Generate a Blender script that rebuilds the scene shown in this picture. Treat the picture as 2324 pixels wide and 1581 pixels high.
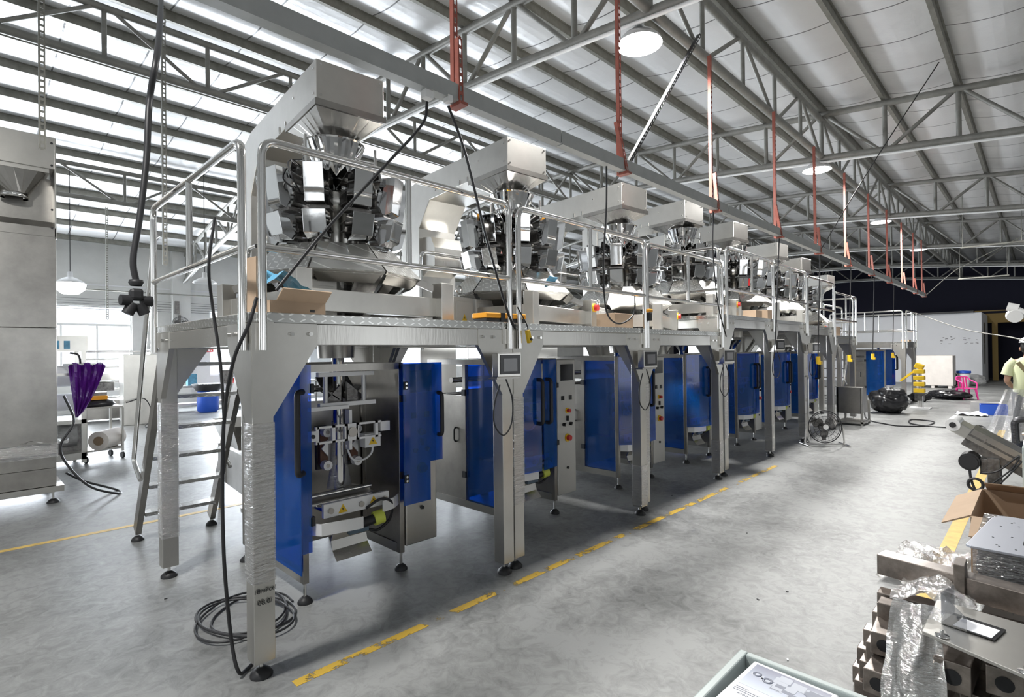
import bpy, math, random
from mathutils import Vector, Matrix, noise
C = bpy.context.scene.collection
S = bpy.context.scene
for o in list(bpy.data.objects): bpy.data.objects.remove(o)
R = math.radians; PI = math.pi
random.seed(7)
# ---------------------------------------------------------------- camera
def setup_camera():
    yaw, pitch, roll = R(44.53), R(.295), -.01144
    F = Vector((math.cos(yaw)*math.cos(pitch), math.sin(yaw)*math.cos(pitch), math.sin(pitch)))
    R0 = F.cross(Vector((0,0,1))).normalized(); U0 = R0.cross(F)
    Rt = R0*math.cos(roll)+U0*math.sin(roll); U = -R0*math.sin(roll)+U0*math.cos(roll)
    cd = bpy.data.cameras.new('camera'); co = bpy.data.objects.new('camera', cd); C.objects.link(co)
    cd.sensor_fit = 'HORIZONTAL'; cd.sensor_width = 36; cd.lens = 1223/2324*36
    cd.clip_start = .05; cd.clip_end = 200
    m = Matrix((Rt, U, -F)).transposed().to_4x4(); m.translation = Vector((0,0,1.65))
    co.matrix_world = m; S.camera = co
setup_camera()
# ---------------------------------------------------------------- world, big lights, exposure
w = bpy.data.worlds.new('World'); S.world = w; w.use_nodes = True
w.node_tree.nodes['Background'].inputs[0].default_value = (.93,.97,1,1)
w.node_tree.nodes['Background'].inputs[1].default_value = 1.25
S.view_settings.view_transform = 'Standard'; S.view_settings.look = 'None'
S.view_settings.gamma = 1; S.view_settings.use_curve_mapping = False
S.view_settings.exposure = .42
def area(name, loc, rot, sx, sy, power, col=(1,1,1)):
    l = bpy.data.lights.new(name, 'AREA'); l.shape = 'RECTANGLE'; l.size = sx; l.size_y = sy; l.energy = power; l.color = col
    o = bpy.data.objects.new(name, l); o.location = loc; o.rotation_euler = rot; C.objects.link(o); return o
YW = 19.8
WIN = [(-4.2,-.4),(.25,3.6),(5.75,9.2),(10.2,13.6),(14.6,18.0)]
for (a,b) in WIN:   # daylight behind the windows of the left-hand wall
    area('window_daylight', ((a+b)/2, YW+.45, 2.05), (R(-90),0,0), b-a, 2.3, 950, (.95,.98,1))
LAMPS = [(-1.0,3.05,4.93),(5.11,3.05,4.93),(11.15,2.95,4.95),(17.3,3.05,5.0),(23.4,3.05,5.02)]  # first lamp is unseen, added to continue the row and light the near floor
# ---------------------------------------------------------------- materials
def mat(name, col=(.5,.5,.5), rough=.5, metal=0, bump=0, bscale=30, noise_amt=0, nscale=6, stretch=(1,1,1), emit=None, es=1, spec=.5, coat=0):
    m = bpy.data.materials.new(name); m.use_nodes = True
    nt = m.node_tree; b = nt.nodes['Principled BSDF']
    b.inputs['Base Color'].default_value = (*col,1); b.inputs['Roughness'].default_value = rough; b.inputs['Metallic'].default_value = metal
    b.inputs['Specular IOR Level'].default_value = spec; b.inputs['Coat Weight'].default_value = coat
    if emit: b.inputs['Emission Color'].default_value = (*emit,1); b.inputs['Emission Strength'].default_value = es
    if noise_amt or bump:
        tc = nt.nodes.new('ShaderNodeTexCoord'); mp = nt.nodes.new('ShaderNodeMapping'); mp.inputs['Scale'].default_value = stretch
        nt.links.new(tc.outputs['Object'], mp.inputs[0])
    if noise_amt:
        n = nt.nodes.new('ShaderNodeTexNoise'); n.inputs['Scale'].default_value = nscale; n.inputs['Detail'].default_value = 6; n.inputs['Roughness'].default_value = .65
        r = nt.nodes.new('ShaderNodeValToRGB'); r.color_ramp.elements[0].position = .3; r.color_ramp.elements[1].position = .7
        r.color_ramp.elements[0].color = (*[c*(1-noise_amt) for c in col],1); r.color_ramp.elements[1].color = (*[min(1,c*(1+noise_amt)) for c in col],1)
        nt.links.new(mp.outputs[0], n.inputs['Vector']); nt.links.new(n.outputs[0], r.inputs[0]); nt.links.new(r.outputs[0], b.inputs['Base Color'])
    if bump:
        n2 = nt.nodes.new('ShaderNodeTexNoise'); n2.inputs['Scale'].default_value = bscale; n2.inputs['Detail'].default_value = 5
        bp = nt.nodes.new('ShaderNodeBump'); bp.inputs['Strength'].default_value = bump; bp.inputs['Distance'].default_value = .01
        nt.links.new(mp.outputs[0], n2.inputs['Vector']); nt.links.new(n2.outputs[0], bp.inputs['Height']); nt.links.new(bp.outputs[0], b.inputs['Normal'])
    return m
M = {}
M['steel'] = mat('brushed_stainless', (.60,.585,.555), .24, 1, noise_amt=.08, nscale=2.5, bump=.06, bscale=60, stretch=(1,1,.15))
M['steel_dull'] = mat('dull_stainless', (.40,.385,.36), .30, 1, noise_amt=.18, nscale=3)
M['steel_matt'] = mat('matt_steel_sheet', (.60,.585,.55), .30, .96, noise_amt=.09, nscale=2)
M['mirror'] = mat('polished_stainless', (.72,.72,.72), .05, 1, bump=.05, bscale=3)
M['tube'] = mat('polished_tube', (.78,.77,.75), .12, 1)
M['white'] = mat('white_paint', (.78,.78,.77), .4)
M['white_metal'] = mat('white_anodised', (.80,.80,.80), .35, .2)
M['black'] = mat('black_rubber', (.018,.018,.02), .5)
M['black_gloss'] = mat('black_plastic', (.012,.012,.014), .2)
M['cable'] = mat('cable_black', (.02,.02,.022), .45)
M['darkmech'] = mat('dark_mechanics', (.16,.155,.15), .3, .8, noise_amt=.5, nscale=14, bump=.3, bscale=40)
M['duct'] = mat('grey_duct_paint', (.40,.41,.40), .45, .3, noise_amt=.08)
M['galv'] = mat('galvanised_steel', (.27,.265,.235), .5, .55, noise_amt=.22, nscale=7)
M['truss'] = mat('grey_truss_paint', (.25,.245,.225), .5, .35, noise_amt=.2, nscale=5)
M['red_angle'] = mat('red_oxide_paint', (.30,.085,.06), .55, noise_amt=.2)
M['yellow'] = mat('yellow_plastic', (.80,.52,.02), .4)
M['orange'] = mat('orange_plastic', (.85,.36,.015), .4)
M['lime'] = mat('lime_tape', (.62,.68,.10), .5)
M['red'] = mat('red_plastic', (.55,.02,.02), .35)
M['blue_plastic'] = mat('blue_plastic', (.02,.10,.55), .4)
M['blue_pale'] = mat('pale_blue_sheet', (.10,.32,.50), .3, noise_amt=.3, nscale=8)
M['card'] = mat('cardboard', (.40,.29,.20), .8, noise_amt=.07, nscale=4)
M['card_dark'] = mat('brown_tape', (.26,.18,.11), .4)
M['paint_grey'] = mat('grey_green_enamel', (.42,.48,.47), .4)
M['grey_box'] = mat('grey_enamel', (.55,.54,.51), .4, .2)
M['screen'] = mat('grey_screen', (.22,.22,.23), .12)
M['paper'] = mat('white_paper', (.82,.83,.86), .6)
M['pink'] = mat('pink_plastic', (.85,.05,.32), .35)
M['purple'] = mat('purple_film', (.10,.015,.22), .18, bump=.5, bscale=12)
M['wood'] = mat('pale_plywood', (.70,.65,.60), .7, noise_amt=.08, nscale=3)
M['skin'] = mat('skin', (.45,.26,.18), .5)
M['shirt'] = mat('pale_yellow_shirt', (.62,.66,.42), .8)
M['hair'] = mat('black_hair', (.012,.011,.010), .5)
M['trouser'] = mat('dark_trousers', (.03,.035,.05), .8)
M['khaki'] = mat('khaki_strap', (.26,.22,.11), .7)
M['olive'] = mat('painted_wall_tan', (.42,.29,.10), .7)
M['dark_wall'] = mat('dark_wall_paint', (.012,.012,.028), .85)
M['blackplate'] = mat('dark_steel_plate', (.07,.07,.075), .35, .7, bump=.6, bscale=25, stretch=(1,.15,4))
M['lilac_plate'] = mat('brushed_alloy_plate', (.50,.52,.58), .42, .75)
M['bar'] = mat('wrapped_steel_bar', (.27,.235,.21), .28, .85, noise_amt=.45, nscale=9)
M['brownbelt'] = mat('brown_belt', (.12,.05,.025), .5)
M['bluegrey'] = mat('bluegrey_motor', (.10,.15,.20), .4)
M['lamp_dome'] = mat('lamp_shade_metal', (.7,.7,.7), .35, .6)
M['emit'] = mat('lamp_disc', (1,1,1), .5, emit=(1,.99,.97), es=40)
M['emit_soft'] = mat('wall_lamp_disc', (1,1,1), .5, emit=(1,1,1), es=9)
def clearmat(name, tint, gloss, trans, rough=.08, bump=0, bscale=20, diff=(.5,.5,.5), gcol=(1,1,1)):
    """thin sheet: transparent tint + gloss + a little body colour"""
    m = bpy.data.materials.new(name); m.use_nodes = True; nt = m.node_tree; nt.nodes.clear()
    out = nt.nodes.new('ShaderNodeOutputMaterial'); t = nt.nodes.new('ShaderNodeBsdfTransparent'); t.inputs[0].default_value = (*tint,1)
    g = nt.nodes.new('ShaderNodeBsdfGlossy'); g.inputs['Roughness'].default_value = rough; g.inputs[0].default_value = (*gcol,1)
    d = nt.nodes.new('ShaderNodeBsdfDiffuse'); d.inputs[0].default_value = (*diff,1)
    a = nt.nodes.new('ShaderNodeMixShader'); b = nt.nodes.new('ShaderNodeMixShader')
    a.inputs[0].default_value = trans; nt.links.new(d.outputs[0], a.inputs[1]); nt.links.new(t.outputs[0], a.inputs[2])
    b.inputs[0].default_value = gloss; nt.links.new(a.outputs[0], b.inputs[1]); nt.links.new(g.outputs[0], b.inputs[2]); nt.links.new(b.outputs[0], out.inputs[0])
    if bump:
        tc = nt.nodes.new('ShaderNodeTexCoord'); mp = nt.nodes.new('ShaderNodeMapping'); mp.inputs['Scale'].default_value = (1,1,6); mp.inputs['Rotation'].default_value = (.35,.35,0)
        n = nt.nodes.new('ShaderNodeTexNoise'); n.inputs['Scale'].default_value = bscale; n.inputs['Detail'].default_value = 4; n.inputs['Distortion'].default_value = .6
        bp = nt.nodes.new('ShaderNodeBump'); bp.inputs['Strength'].default_value = bump; bp.inputs['Distance'].default_value = .02
        nt.links.new(tc.outputs['Object'], mp.inputs[0]); nt.links.new(mp.outputs[0], n.inputs['Vector']); nt.links.new(n.outputs[0], bp.inputs['Height'])
        nt.links.new(bp.outputs[0], g.inputs['Normal'])
    return m
M['acrylic'] = clearmat('blue_acrylic', (.03,.28,.88), .07, .70, diff=(.012,.17,.50))
M['wrap'] = clearmat('clear_stretch_wrap', (.92,.92,.92), .42, .94, rough=.09, bump=1.3, bscale=13, diff=(.8,.8,.8))
M['glass'] = clearmat('window_glass', (.95,.97,1), .05, 1.0)
M['film'] = clearmat('clear_film', (.85,.86,.88), .25, .85, rough=.12, bump=.8, bscale=18, diff=(.8,.8,.8))
M['clear_case'] = clearmat('clear_acrylic', (.75,.76,.78), .15, .95, rough=.05)
M['bag'] = mat('black_bin_bag', (.012,.012,.014), .28, bump=.8, bscale=9)
M['foilwrap'] = mat('crumpled_clear_wrap', (.70,.70,.70), .15, .3, bump=1, bscale=14)
M['foilwrap'] = clearmat('crumpled_clear_wrap', (.8,.8,.8), .50, .55, rough=.10, bump=1.2, bscale=17, diff=(.62,.62,.6))
def mat_concrete():
    m = mat('grey_floor_coating', (.30,.305,.30), .38); nt = m.node_tree; b = nt.nodes['Principled BSDF']
    tc = nt.nodes.new('ShaderNodeTexCoord')
    n1 = nt.nodes.new('ShaderNodeTexNoise'); n1.inputs['Scale'].default_value = .9; n1.inputs['Detail'].default_value = 8; n1.inputs['Roughness'].default_value = .62; n1.inputs['Distortion'].default_value = .4
    n2 = nt.nodes.new('ShaderNodeTexNoise'); n2.inputs['Scale'].default_value = 9; n2.inputs['Detail'].default_value = 9; n2.inputs['Roughness'].default_value = .72; n2.inputs['Distortion'].default_value = 1.2
    mx = nt.nodes.new('ShaderNodeMath'); mx.operation = 'ADD'
    s2 = nt.nodes.new('ShaderNodeMath'); s2.operation = 'MULTIPLY'; s2.inputs[1].default_value = .8
    r = nt.nodes.new('ShaderNodeValToRGB'); r.color_ramp.elements[0].position = .62; r.color_ramp.elements[1].position = 1.15
    r.color_ramp.elements[0].color = (.10,.102,.10,1); r.color_ramp.elements[1].color = (.285,.29,.285,1)
    for n in (n1,n2): nt.links.new(tc.outputs['Object'], n.inputs['Vector'])
    nt.links.new(n2.outputs[0], s2.inputs[0]); nt.links.new(n1.outputs[0], mx.inputs[0]); nt.links.new(s2.outputs[0], mx.inputs[1]); nt.links.new(mx.outputs[0], r.inputs[0])
    nt.links.new(r.outputs[0], b.inputs['Base Color'])
    rr = nt.nodes.new('ShaderNodeMapRange'); rr.inputs[3].default_value = .32; rr.inputs[4].default_value = .60; nt.links.new(n1.outputs[0], rr.inputs[0]); nt.links.new(rr.outputs[0], b.inputs['Roughness'])
    bp = nt.nodes.new('ShaderNodeBump'); bp.inputs['Strength'].default_value = .12; bp.inputs['Distance'].default_value = .01; nt.links.new(n2.outputs[0], bp.inputs['Height']); nt.links.new(bp.outputs[0], b.inputs['Normal'])
    return m
M['floor'] = mat_concrete()
def mat_line():
    m = mat('worn_yellow_line', (.62,.40,.05), .5); nt = m.node_tree; b = nt.nodes['Principled BSDF']
    tc = nt.nodes.new('ShaderNodeTexCoord'); n = nt.nodes.new('ShaderNodeTexNoise'); n.inputs['Scale'].default_value = 5; n.inputs['Detail'].default_value = 8; n.inputs['Roughness'].default_value = .7
    r = nt.nodes.new('ShaderNodeValToRGB'); r.color_ramp.elements[0].position = .46; r.color_ramp.elements[1].position = .50
    nt.links.new(tc.outputs['Object'], n.inputs['Vector']); nt.links.new(n.outputs[0], r.inputs[0]); nt.links.new(r.outputs[0], b.inputs['Alpha']); return m
M['line'] = mat_line()
M['line_ok'] = mat('yellow_line', (.62,.42,.10), .5, noise_amt=.2, nscale=10)
def mat_foil():
    m = mat('silver_roof_foil', (.62,.62,.62), .42, .30); nt = m.node_tree; b = nt.nodes['Principled BSDF']
    tc = nt.nodes.new('ShaderNodeTexCoord'); sp = nt.nodes.new('ShaderNodeSeparateXYZ'); nt.links.new(tc.outputs['Object'], sp.inputs[0])
    d = nt.nodes.new('ShaderNodeMath'); d.operation = 'DIVIDE'; d.inputs[1].default_value = 1.02; nt.links.new(sp.outputs[0], d.inputs[0])
    f = nt.nodes.new('ShaderNodeMath'); f.operation = 'FRACT'; nt.links.new(d.outputs[0], f.inputs[0])
    c = nt.nodes.new('ShaderNodeMath'); c.operation = 'LESS_THAN'; c.inputs[1].default_value = .022; nt.links.new(f.outputs[0], c.inputs[0])
    n = nt.nodes.new('ShaderNodeTexNoise'); n.inputs['Scale'].default_value = 1.2; n.inputs['Detail'].default_value = 6; nt.links.new(tc.outputs['Object'], n.inputs['Vector'])
    r = nt.nodes.new('ShaderNodeValToRGB'); r.color_ramp.elements[0].color = (.66,.66,.66,1); r.color_ramp.elements[1].color = (.86,.86,.86,1); nt.links.new(n.outputs[0], r.inputs[0])
    mx = nt.nodes.new('ShaderNodeMixRGB'); nt.links.new(c.outputs[0], mx.inputs[0]); nt.links.new(r.outputs[0], mx.inputs[1]); mx.inputs[2].default_value = (.16,.16,.16,1)
    nt.links.new(mx.outputs[0], b.inputs['Base Color'])
    n3 = nt.nodes.new('ShaderNodeTexNoise'); n3.inputs['Scale'].default_value = 7; n3.inputs['Detail'].default_value = 5; nt.links.new(tc.outputs['Object'], n3.inputs['Vector'])
    bp = nt.nodes.new('ShaderNodeBump'); bp.inputs['Strength'].default_value = .25; bp.inputs['Distance'].default_value = .03; nt.links.new(n3.outputs[0], bp.inputs['Height']); nt.links.new(bp.outputs[0], b.inputs['Normal'])
    return m
M['foil'] = mat_foil()
def mat_diamond():
    """checker plate: raised lozenges alternating in direction"""
    m = mat('diamond_plate', (.70,.70,.68), .24, 1); nt = m.node_tree; b = nt.nodes['Principled BSDF']
    tc = nt.nodes.new('ShaderNodeTexCoord'); sp = nt.nodes.new('ShaderNodeSeparateXYZ'); nt.links.new(tc.outputs['Object'], sp.inputs[0])
    def mth(op, a, bb=None):
        k = nt.nodes.new('ShaderNodeMath'); k.operation = op
        for i, v in enumerate((a, bb)):
            if v is None: continue
            if isinstance(v, (int,float)): k.inputs[i].default_value = v
            else: nt.links.new(v, k.inputs[i])
        return k.outputs[0]
    # u along x+y (so both front and side faces show it), v along z and depth
    u = mth('MULTIPLY', mth('ADD', sp.outputs[0], mth('MULTIPLY', sp.outputs[1], 1.0)), 17)
    v = mth('MULTIPLY', mth('ADD', sp.outputs[2], mth('MULTIPLY', sp.outputs[1], -.6)), 32)
    cu = mth('FLOOR', u); cv = mth('FLOOR', v)
    par = mth('SUBTRACT', mth('MULTIPLY', mth('ABSOLUTE', mth('MODULO', mth('ADD', cu, cv), 2)), 2), 1)
    fu = mth('SUBTRACT', mth('FRACT', u), .5); fv = mth('SUBTRACT', mth('FRACT', v), .5)
    a = mth('ABSOLUTE', mth('ADD', fu, mth('MULTIPLY', fv, par))); c = mth('ABSOLUTE', mth('SUBTRACT', fu, mth('MULTIPLY', fv, par)))
    h = mth('MULTIPLY', mth('LESS_THAN', a, .15), mth('LESS_THAN', c, .50))
    bp = nt.nodes.new('ShaderNodeBump'); bp.inputs['Strength'].default_value = 1; bp.inputs['Distance'].default_value = .004
    nt.links.new(h, bp.inputs['Height']); nt.links.new(bp.outputs[0], b.inputs['Normal'])
    r = nt.nodes.new('ShaderNodeMixRGB'); nt.links.new(h, r.inputs[0]); r.inputs[1].default_value = (.52,.52,.50,1); r.inputs[2].default_value = (.86,.86,.84,1); nt.links.new(r.outputs[0], b.inputs['Base Color'])
    return m
M['diamond'] = mat_diamond()
M['wall'] = mat('plaster_wall', (.60,.60,.58), .8, noise_amt=.10, nscale=.9)
M['wall_white'] = mat('white_partition', (.66,.66,.67), .7, noise_amt=.03, nscale=1)

# ---------------------------------------------------------------- mesh builder
class MB:
    def __init__(s): s.v = []; s.f = []; s.sm = []
    def add(s, vs, fs, smooth=False):
        n = len(s.v); s.v += [tuple(p) for p in vs]
        for f in fs: s.f.append([i+n for i in f]); s.sm.append(smooth)
        return s
    def box(s, x0,x1,y0,y1,z0,z1):
        vs = [(x0,y0,z0),(x1,y0,z0),(x1,y1,z0),(x0,y1,z0),(x0,y0,z1),(x1,y0,z1),(x1,y1,z1),(x0,y1,z1)]
        return s.add(vs, [(0,3,2,1),(4,5,6,7),(0,1,5,4),(1,2,6,5),(2,3,7,6),(3,0,4,7)])
    def cbox(s, c, d, rot=None):
        c = Vector(c); vs = []
        for z in (-1,1):
            for x,y in ((-1,-1),(1,-1),(1,1),(-1,1)):
                p = Vector((x*d[0]/2,y*d[1]/2,z*d[2]/2))
                if rot: p = rot @ p
                vs.append(c+p)
        return s.add(vs, [(0,3,2,1),(4,5,6,7),(0,1,5,4),(1,2,6,5),(2,3,7,6),(3,0,4,7)])
    def bar(s, a, b, w, h=None, up=(0,0,1)):
        """rectangular bar between two points"""
        a = Vector(a); b = Vector(b); h = h or w; d = (b-a).normalized(); up = Vector(up)
        if abs(d.dot(up)) > .99: up = Vector((1,0,0))
        r = d.cross(up).normalized()*w/2; u = r.cross(d).normalized()*h/2
        vs = [a-r-u,a+r-u,a+r+u,a-r+u,b-r-u,b+r-u,b+r+u,b-r+u]
        return s.add(vs, [(0,1,2,3),(7,6,5,4),(0,4,5,1),(1,5,6,2),(2,6,7,3),(3,7,4,0)])
    def tube(s, pts, r, n=10, cap=True):
        pts = [Vector(p) for p in pts]; rings = []; rs = r if isinstance(r, (list,tuple)) else [r]*len(pts)
        prev = None
        for i, p in enumerate(pts):
            d = ((pts[i+1]-p).normalized() if i < len(pts)-1 else Vector()) + ((p-pts[i-1]).normalized() if i else Vector())
            d.normalize()
            if prev is None:
                up = Vector((0,0,1)) if abs(d.z) < .9 else Vector((1,0,0)); a = d.cross(up).normalized()
            else: a = (prev - d*prev.dot(d)).normalized()
            prev = a; b = d.cross(a)
            rings.append([p+(a*math.cos(2*PI*k/n)+b*math.sin(2*PI*k/n))*rs[i] for k in range(n)])
        vs = [q for g in rings for q in g]; fs = []
        for i in range(len(pts)-1):
            for k in range(n): fs.append((i*n+k, i*n+(k+1)%n, (i+1)*n+(k+1)%n, (i+1)*n+k))
        s.add(vs, fs, True)
        if cap:
            s.add(rings[0], [tuple(range(n))[::-1]]); s.add(rings[-1], [tuple(range(n))])
        return s
    def cyl(s, a, b, r, n=14, r2=None): return s.tube([a,b], [r, r if r2 is None else r2], n)
    def lathe(s, c, prof, n=24, sx=1, sy=1, smooth=True, phase=0):
        c = Vector(c); vs = []
        for (r,z) in prof:
            for k in range(n): t = 2*PI*k/n+phase; vs.append((c.x+r*math.cos(t)*sx, c.y+r*math.sin(t)*sy, c.z+z))
        fs = [(i*n+k, i*n+(k+1)%n, (i+1)*n+(k+1)%n, (i+1)*n+k) for i in range(len(prof)-1) for k in range(n)]
        return s.add(vs, fs, smooth)
    def prism(s, poly, axis, a, b):
        """poly: 2D points; axis 'x','y','z' extrusion between a and b"""
        def P(p, t): return {'x':(t,p[0],p[1]), 'y':(p[0],t,p[1]), 'z':(p[0],p[1],t)}[axis]
        n = len(poly); vs = [P(p,a) for p in poly]+[P(p,b) for p in poly]
        return s.add(vs, [tuple(range(n)), tuple(range(n,2*n))[::-1]]+[(i,i+n,(i+1)%n+n,(i+1)%n) for i in range(n)])
    def frust(s, r0, z0, r1, z1, open_=False):
        """rect r=(x0,x1,y0,y1) lofted"""
        def c(r,z): return [(r[0],r[2],z),(r[1],r[2],z),(r[1],r[3],z),(r[0],r[3],z)]
        fs = [(0,1,5,4),(1,2,6,5),(2,3,7,6),(3,0,4,7)]
        if not open_: fs += [(0,3,2,1),(4,5,6,7)]
        return s.add(c(r0,z0)+c(r1,z1), fs)
    def build(s, name, m, parent=None, loc=None, bevel=0, kind=None, solid=0):
        me = bpy.data.meshes.new(name); me.from_pydata(s.v, [], s.f); me.update()
        if any(s.sm): me.polygons.foreach_set('use_smooth', s.sm)
        me.materials.append(M[m] if isinstance(m, str) else m)
        o = bpy.data.objects.new(name, me); C.objects.link(o)
        if parent: o.parent = parent
        if loc: o.location = loc
        if bevel:
            b = o.modifiers.new('bevel','BEVEL'); b.width = bevel; b.segments = 2; b.limit_method = 'ANGLE'; b.angle_limit = R(40)
        if solid:
            b = o.modifiers.new('solid','SOLIDIFY'); b.thickness = solid
        if kind: o['kind'] = kind
        return o
def thing(name, label, cat, loc=(0,0,0), rz=0, group=None):
    o = bpy.data.objects.new(name, None); o.empty_display_size = .1; C.objects.link(o)
    o.location = loc; o.rotation_euler = (0,0,rz); o['label'] = label; o['category'] = cat
    if group: o['group'] = group
    return o
def tag(o, label, cat, group=None, kind=None):
    o['label'] = label; o['category'] = cat
    if group: o['group'] = group
    if kind: o['kind'] = kind
    return o
def dup(root, loc=None, rz=None, label=None, group=None, skip=()):
    def cp(o, par):
        c = o.copy(); C.objects.link(c)
        if par: c.parent = par
        for ch in o.children:
            if ch.name.split('.')[0] in skip: continue
            cp(ch, c)
        return c
    r = cp(root, None)
    if loc is not None: r.location = loc
    if rz is not None: r.rotation_euler = (0,0,rz)
    if label: r['label'] = label
    if group: r['group'] = group
    return r
def arc(p0, p1, p2, n=5, r=.08):
    """round the corner p1 between p0 and p2"""
    p0, p1, p2 = Vector(p0), Vector(p1), Vector(p2)
    a = p1+(p0-p1).normalized()*r; b = p1+(p2-p1).normalized()*r
    return [(a*(1-t)**2+p1*2*t*(1-t)+b*t*t) for t in [i/n for i in range(n+1)]]
def rounded(pts, r=.08):
    out = [Vector(pts[0])]
    for i in range(1, len(pts)-1): out += arc(pts[i-1], pts[i], pts[i+1], 5, r)
    return out+[Vector(pts[-1])]
def smooth_path(pts, n=6):
    P = [Vector(p) for p in pts]; P = [P[0]*2-P[1]]+P+[P[-1]*2-P[-2]]; out = []
    for i in range(1, len(P)-2):
        for k in range(n):
            t = k/n; a,b,c,d = P[i-1],P[i],P[i+1],P[i+2]
            out.append(.5*((2*b)+(c-a)*t+(2*a-5*b+4*c-d)*t*t+(3*b-a-3*c+d)*t**3))
    return out+[P[-2]]
def text(body, size, loc, rot, m, parent=None, name='lettering', ext=.0008):
    cu = bpy.data.curves.new(name, 'FONT'); cu.body = body; cu.size = size; cu.extrude = ext; cu.align_x = 'CENTER'; cu.align_y = 'CENTER'
    t = bpy.data.objects.new('tmp', cu); C.objects.link(t); bpy.context.view_layer.update()
    me = bpy.data.meshes.new_from_object(t); bpy.data.objects.remove(t)
    o = bpy.data.objects.new(name, me); C.objects.link(o); me.materials.clear(); me.materials.append(M[m]); o.location = loc; o.rotation_euler = rot
    if parent: o.parent = parent
    return o
ORD = ['nearest','second','third','fourth','fifth','sixth','seventh','eighth','ninth','tenth','eleventh','twelfth','thirteenth','fourteenth','fifteenth','sixteenth','seventeenth','eighteenth','nineteenth','twentieth']
# ================================================================ SETTING
XA, XB = -9, 37.5
o = MB().box(XA,XB+8,-13,YW+.3,-.2,0).build('floor','floor',kind='structure')
def lerp_prof(pts, y):
    if y <= pts[0][0]: return pts[0][1]
    for (a,b),(c,d) in zip(pts, pts[1:]):
        if y <= c: return b+(d-b)*(y-a)/(c-a)
    return pts[-1][1]
RP = [(-13,4.55),(-4,5.42),(0,5.84),(2.85,6.13),(5,6.33),(7,6.46),(8.5,6.50),(10,6.46),(11.5,6.38),(13.2,6.19),(14.9,5.96),(16.5,5.68),(18.1,5.36),(19.8,4.98)]
zc = lambda y: lerp_prof(RP, y)
PS = .975; PY = [2.85+PS*k for k in range(-16, 18) if -13 < 2.85+PS*k < YW-.1]
def ceiling():
    ys = []; 
    allp = [-13]+PY+[YW]
    for a,b in zip(allp, allp[1:]):
        for i in range(8): ys.append((a+(b-a)*i/8, math.sin(PI*i/8)*(.055 if b-a > .5 else .03)))
    ys.append((YW,0)); vs = []; xs = [XA+k*1.02*4 for k in range(int((XB-XA)/4.08)+1)]+[XB]
    for (y,s_) in ys:
        for x in xs: vs.append((x, y, zc(y)-s_))
    n = len(xs); fs = [(j*n+i, j*n+i+1, (j+1)*n+i+1, (j+1)*n+i) for j in range(len(ys)-1) for i in range(n-1)]
    mb = MB().add(vs, fs, False); 
    top = [(x,y,z+.25) for (x,y,z) in vs]; mb.add(top, [f[::-1] for f in fs])
    mb.build('ceiling','foil',kind='structure')
ceiling()
def wall_left():
    mb = MB(); z0, z1, zm0, zm1 = .95, 3.12, 2.53, 2.6
    xs = [XA]+[v for ab in WIN for v in ab]+[XB]
    for i in range(0, len(xs), 2): mb.box(xs[i], xs[i+1], YW, YW+.25, 0, 5.2)
    for a,b in WIN: mb.box(a,b,YW,YW+.25,0,z0); mb.box(a,b,YW,YW+.25,z1,5.2)
    mb.build('wall_left','wall',kind='structure')
    for i,(a,b) in enumerate(WIN):
        r = thing('window_%d'%(i+1), 'white framed window in the left wall', 'window', ((a+b)/2, YW, 0)); 
        del r['label']; del r['category']; r['kind'] = 'structure'; h = (b-a)/2
        fr = MB().box(-h,h,.05,.12,zm0,zm1).box(-h,h,.03,.14,z0,z0+.05).box(-h,h,.03,.14,z1-.05,z1)
        for k in range(5):
            x = -h+.03+(2*h-.06)*k/4; fr.box(x-.025,x+.025,.05,.12,z0,zm0)
        fr.box(-h,-h+.05,.05,.12,zm1,z1).box(h-.05,h,.05,.12,zm1,z1)
        fr.build('window_frame','white',r); MB().box(-h,h,.08,.086,z0,z1).build('window_pane','glass',r)
    MB().box(4.62,5.12,YW-.28,YW,0,4.95).build('trim_1','wall',kind='structure')
    MB().box(13.8,14.4,YW-.28,YW,0,4.95).build('trim_2','wall',kind='structure')
    MB().box(XA,XB,YW-.03,YW,3.72,3.76).build('trim_3','wall_white',kind='structure')
wall_left()
MB().box(XB,XB+.2,4.4,YW,0,7).box(XB,XB+.2,-13,4.4,3.2,7).build('wall_far','dark_wall',kind='structure')
def wall_right():
    mb = MB(); ops = [(-5,3),(9,14),(20,24)]
    xs = [XA]+[v for ab in ops for v in ab]+[XB]
    for i in range(0,len(xs),2): mb.box(xs[i],xs[i+1],-13.2,-13,0,4.9)
    for a,b in ops: mb.box(a,b,-13.2,-13,3.6,4.9)
    mb.build('wall_right','wall',kind='structure')
    MB().box(XA-.2,XA,-13,-9,0,6.8).box(XA-.2,XA,-9,-3,4.0,6.8).box(XA-.2,XA,-3,4,0,6.8).box(XA-.2,XA,4,9,4.0,6.8).box(XA-.2,XA,9,YW,0,6.8).build('wall_near','wall',kind='structure')
wall_right()
def partition():
    mb = MB().box(30.8,31,1.85,9.5,0,3.1).box(31,34.4,1.85,2.0,0,3.1)
    mb.build('wall_partition','wall_white',kind='structure')
    MB().box(30.6,31.2,2.1,9.5,3.1,3.18).build('trim_4','black',kind='structure')
    MB().box(34.45,34.7,-3,4.4,2.75,3.35).box(34.45,34.7,1.5,1.7,0,2.75).build('trim_5','olive',kind='structure')
    MB().box(36.2,36.4,-6,4.4,0,3.2).build('wall_back_room','dark_wall',kind='structure')
    MB().box(34.4,36.3,-6,4.4,3.2,3.3).build('trim_6','dark_wall',kind='structure')
partition()
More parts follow.
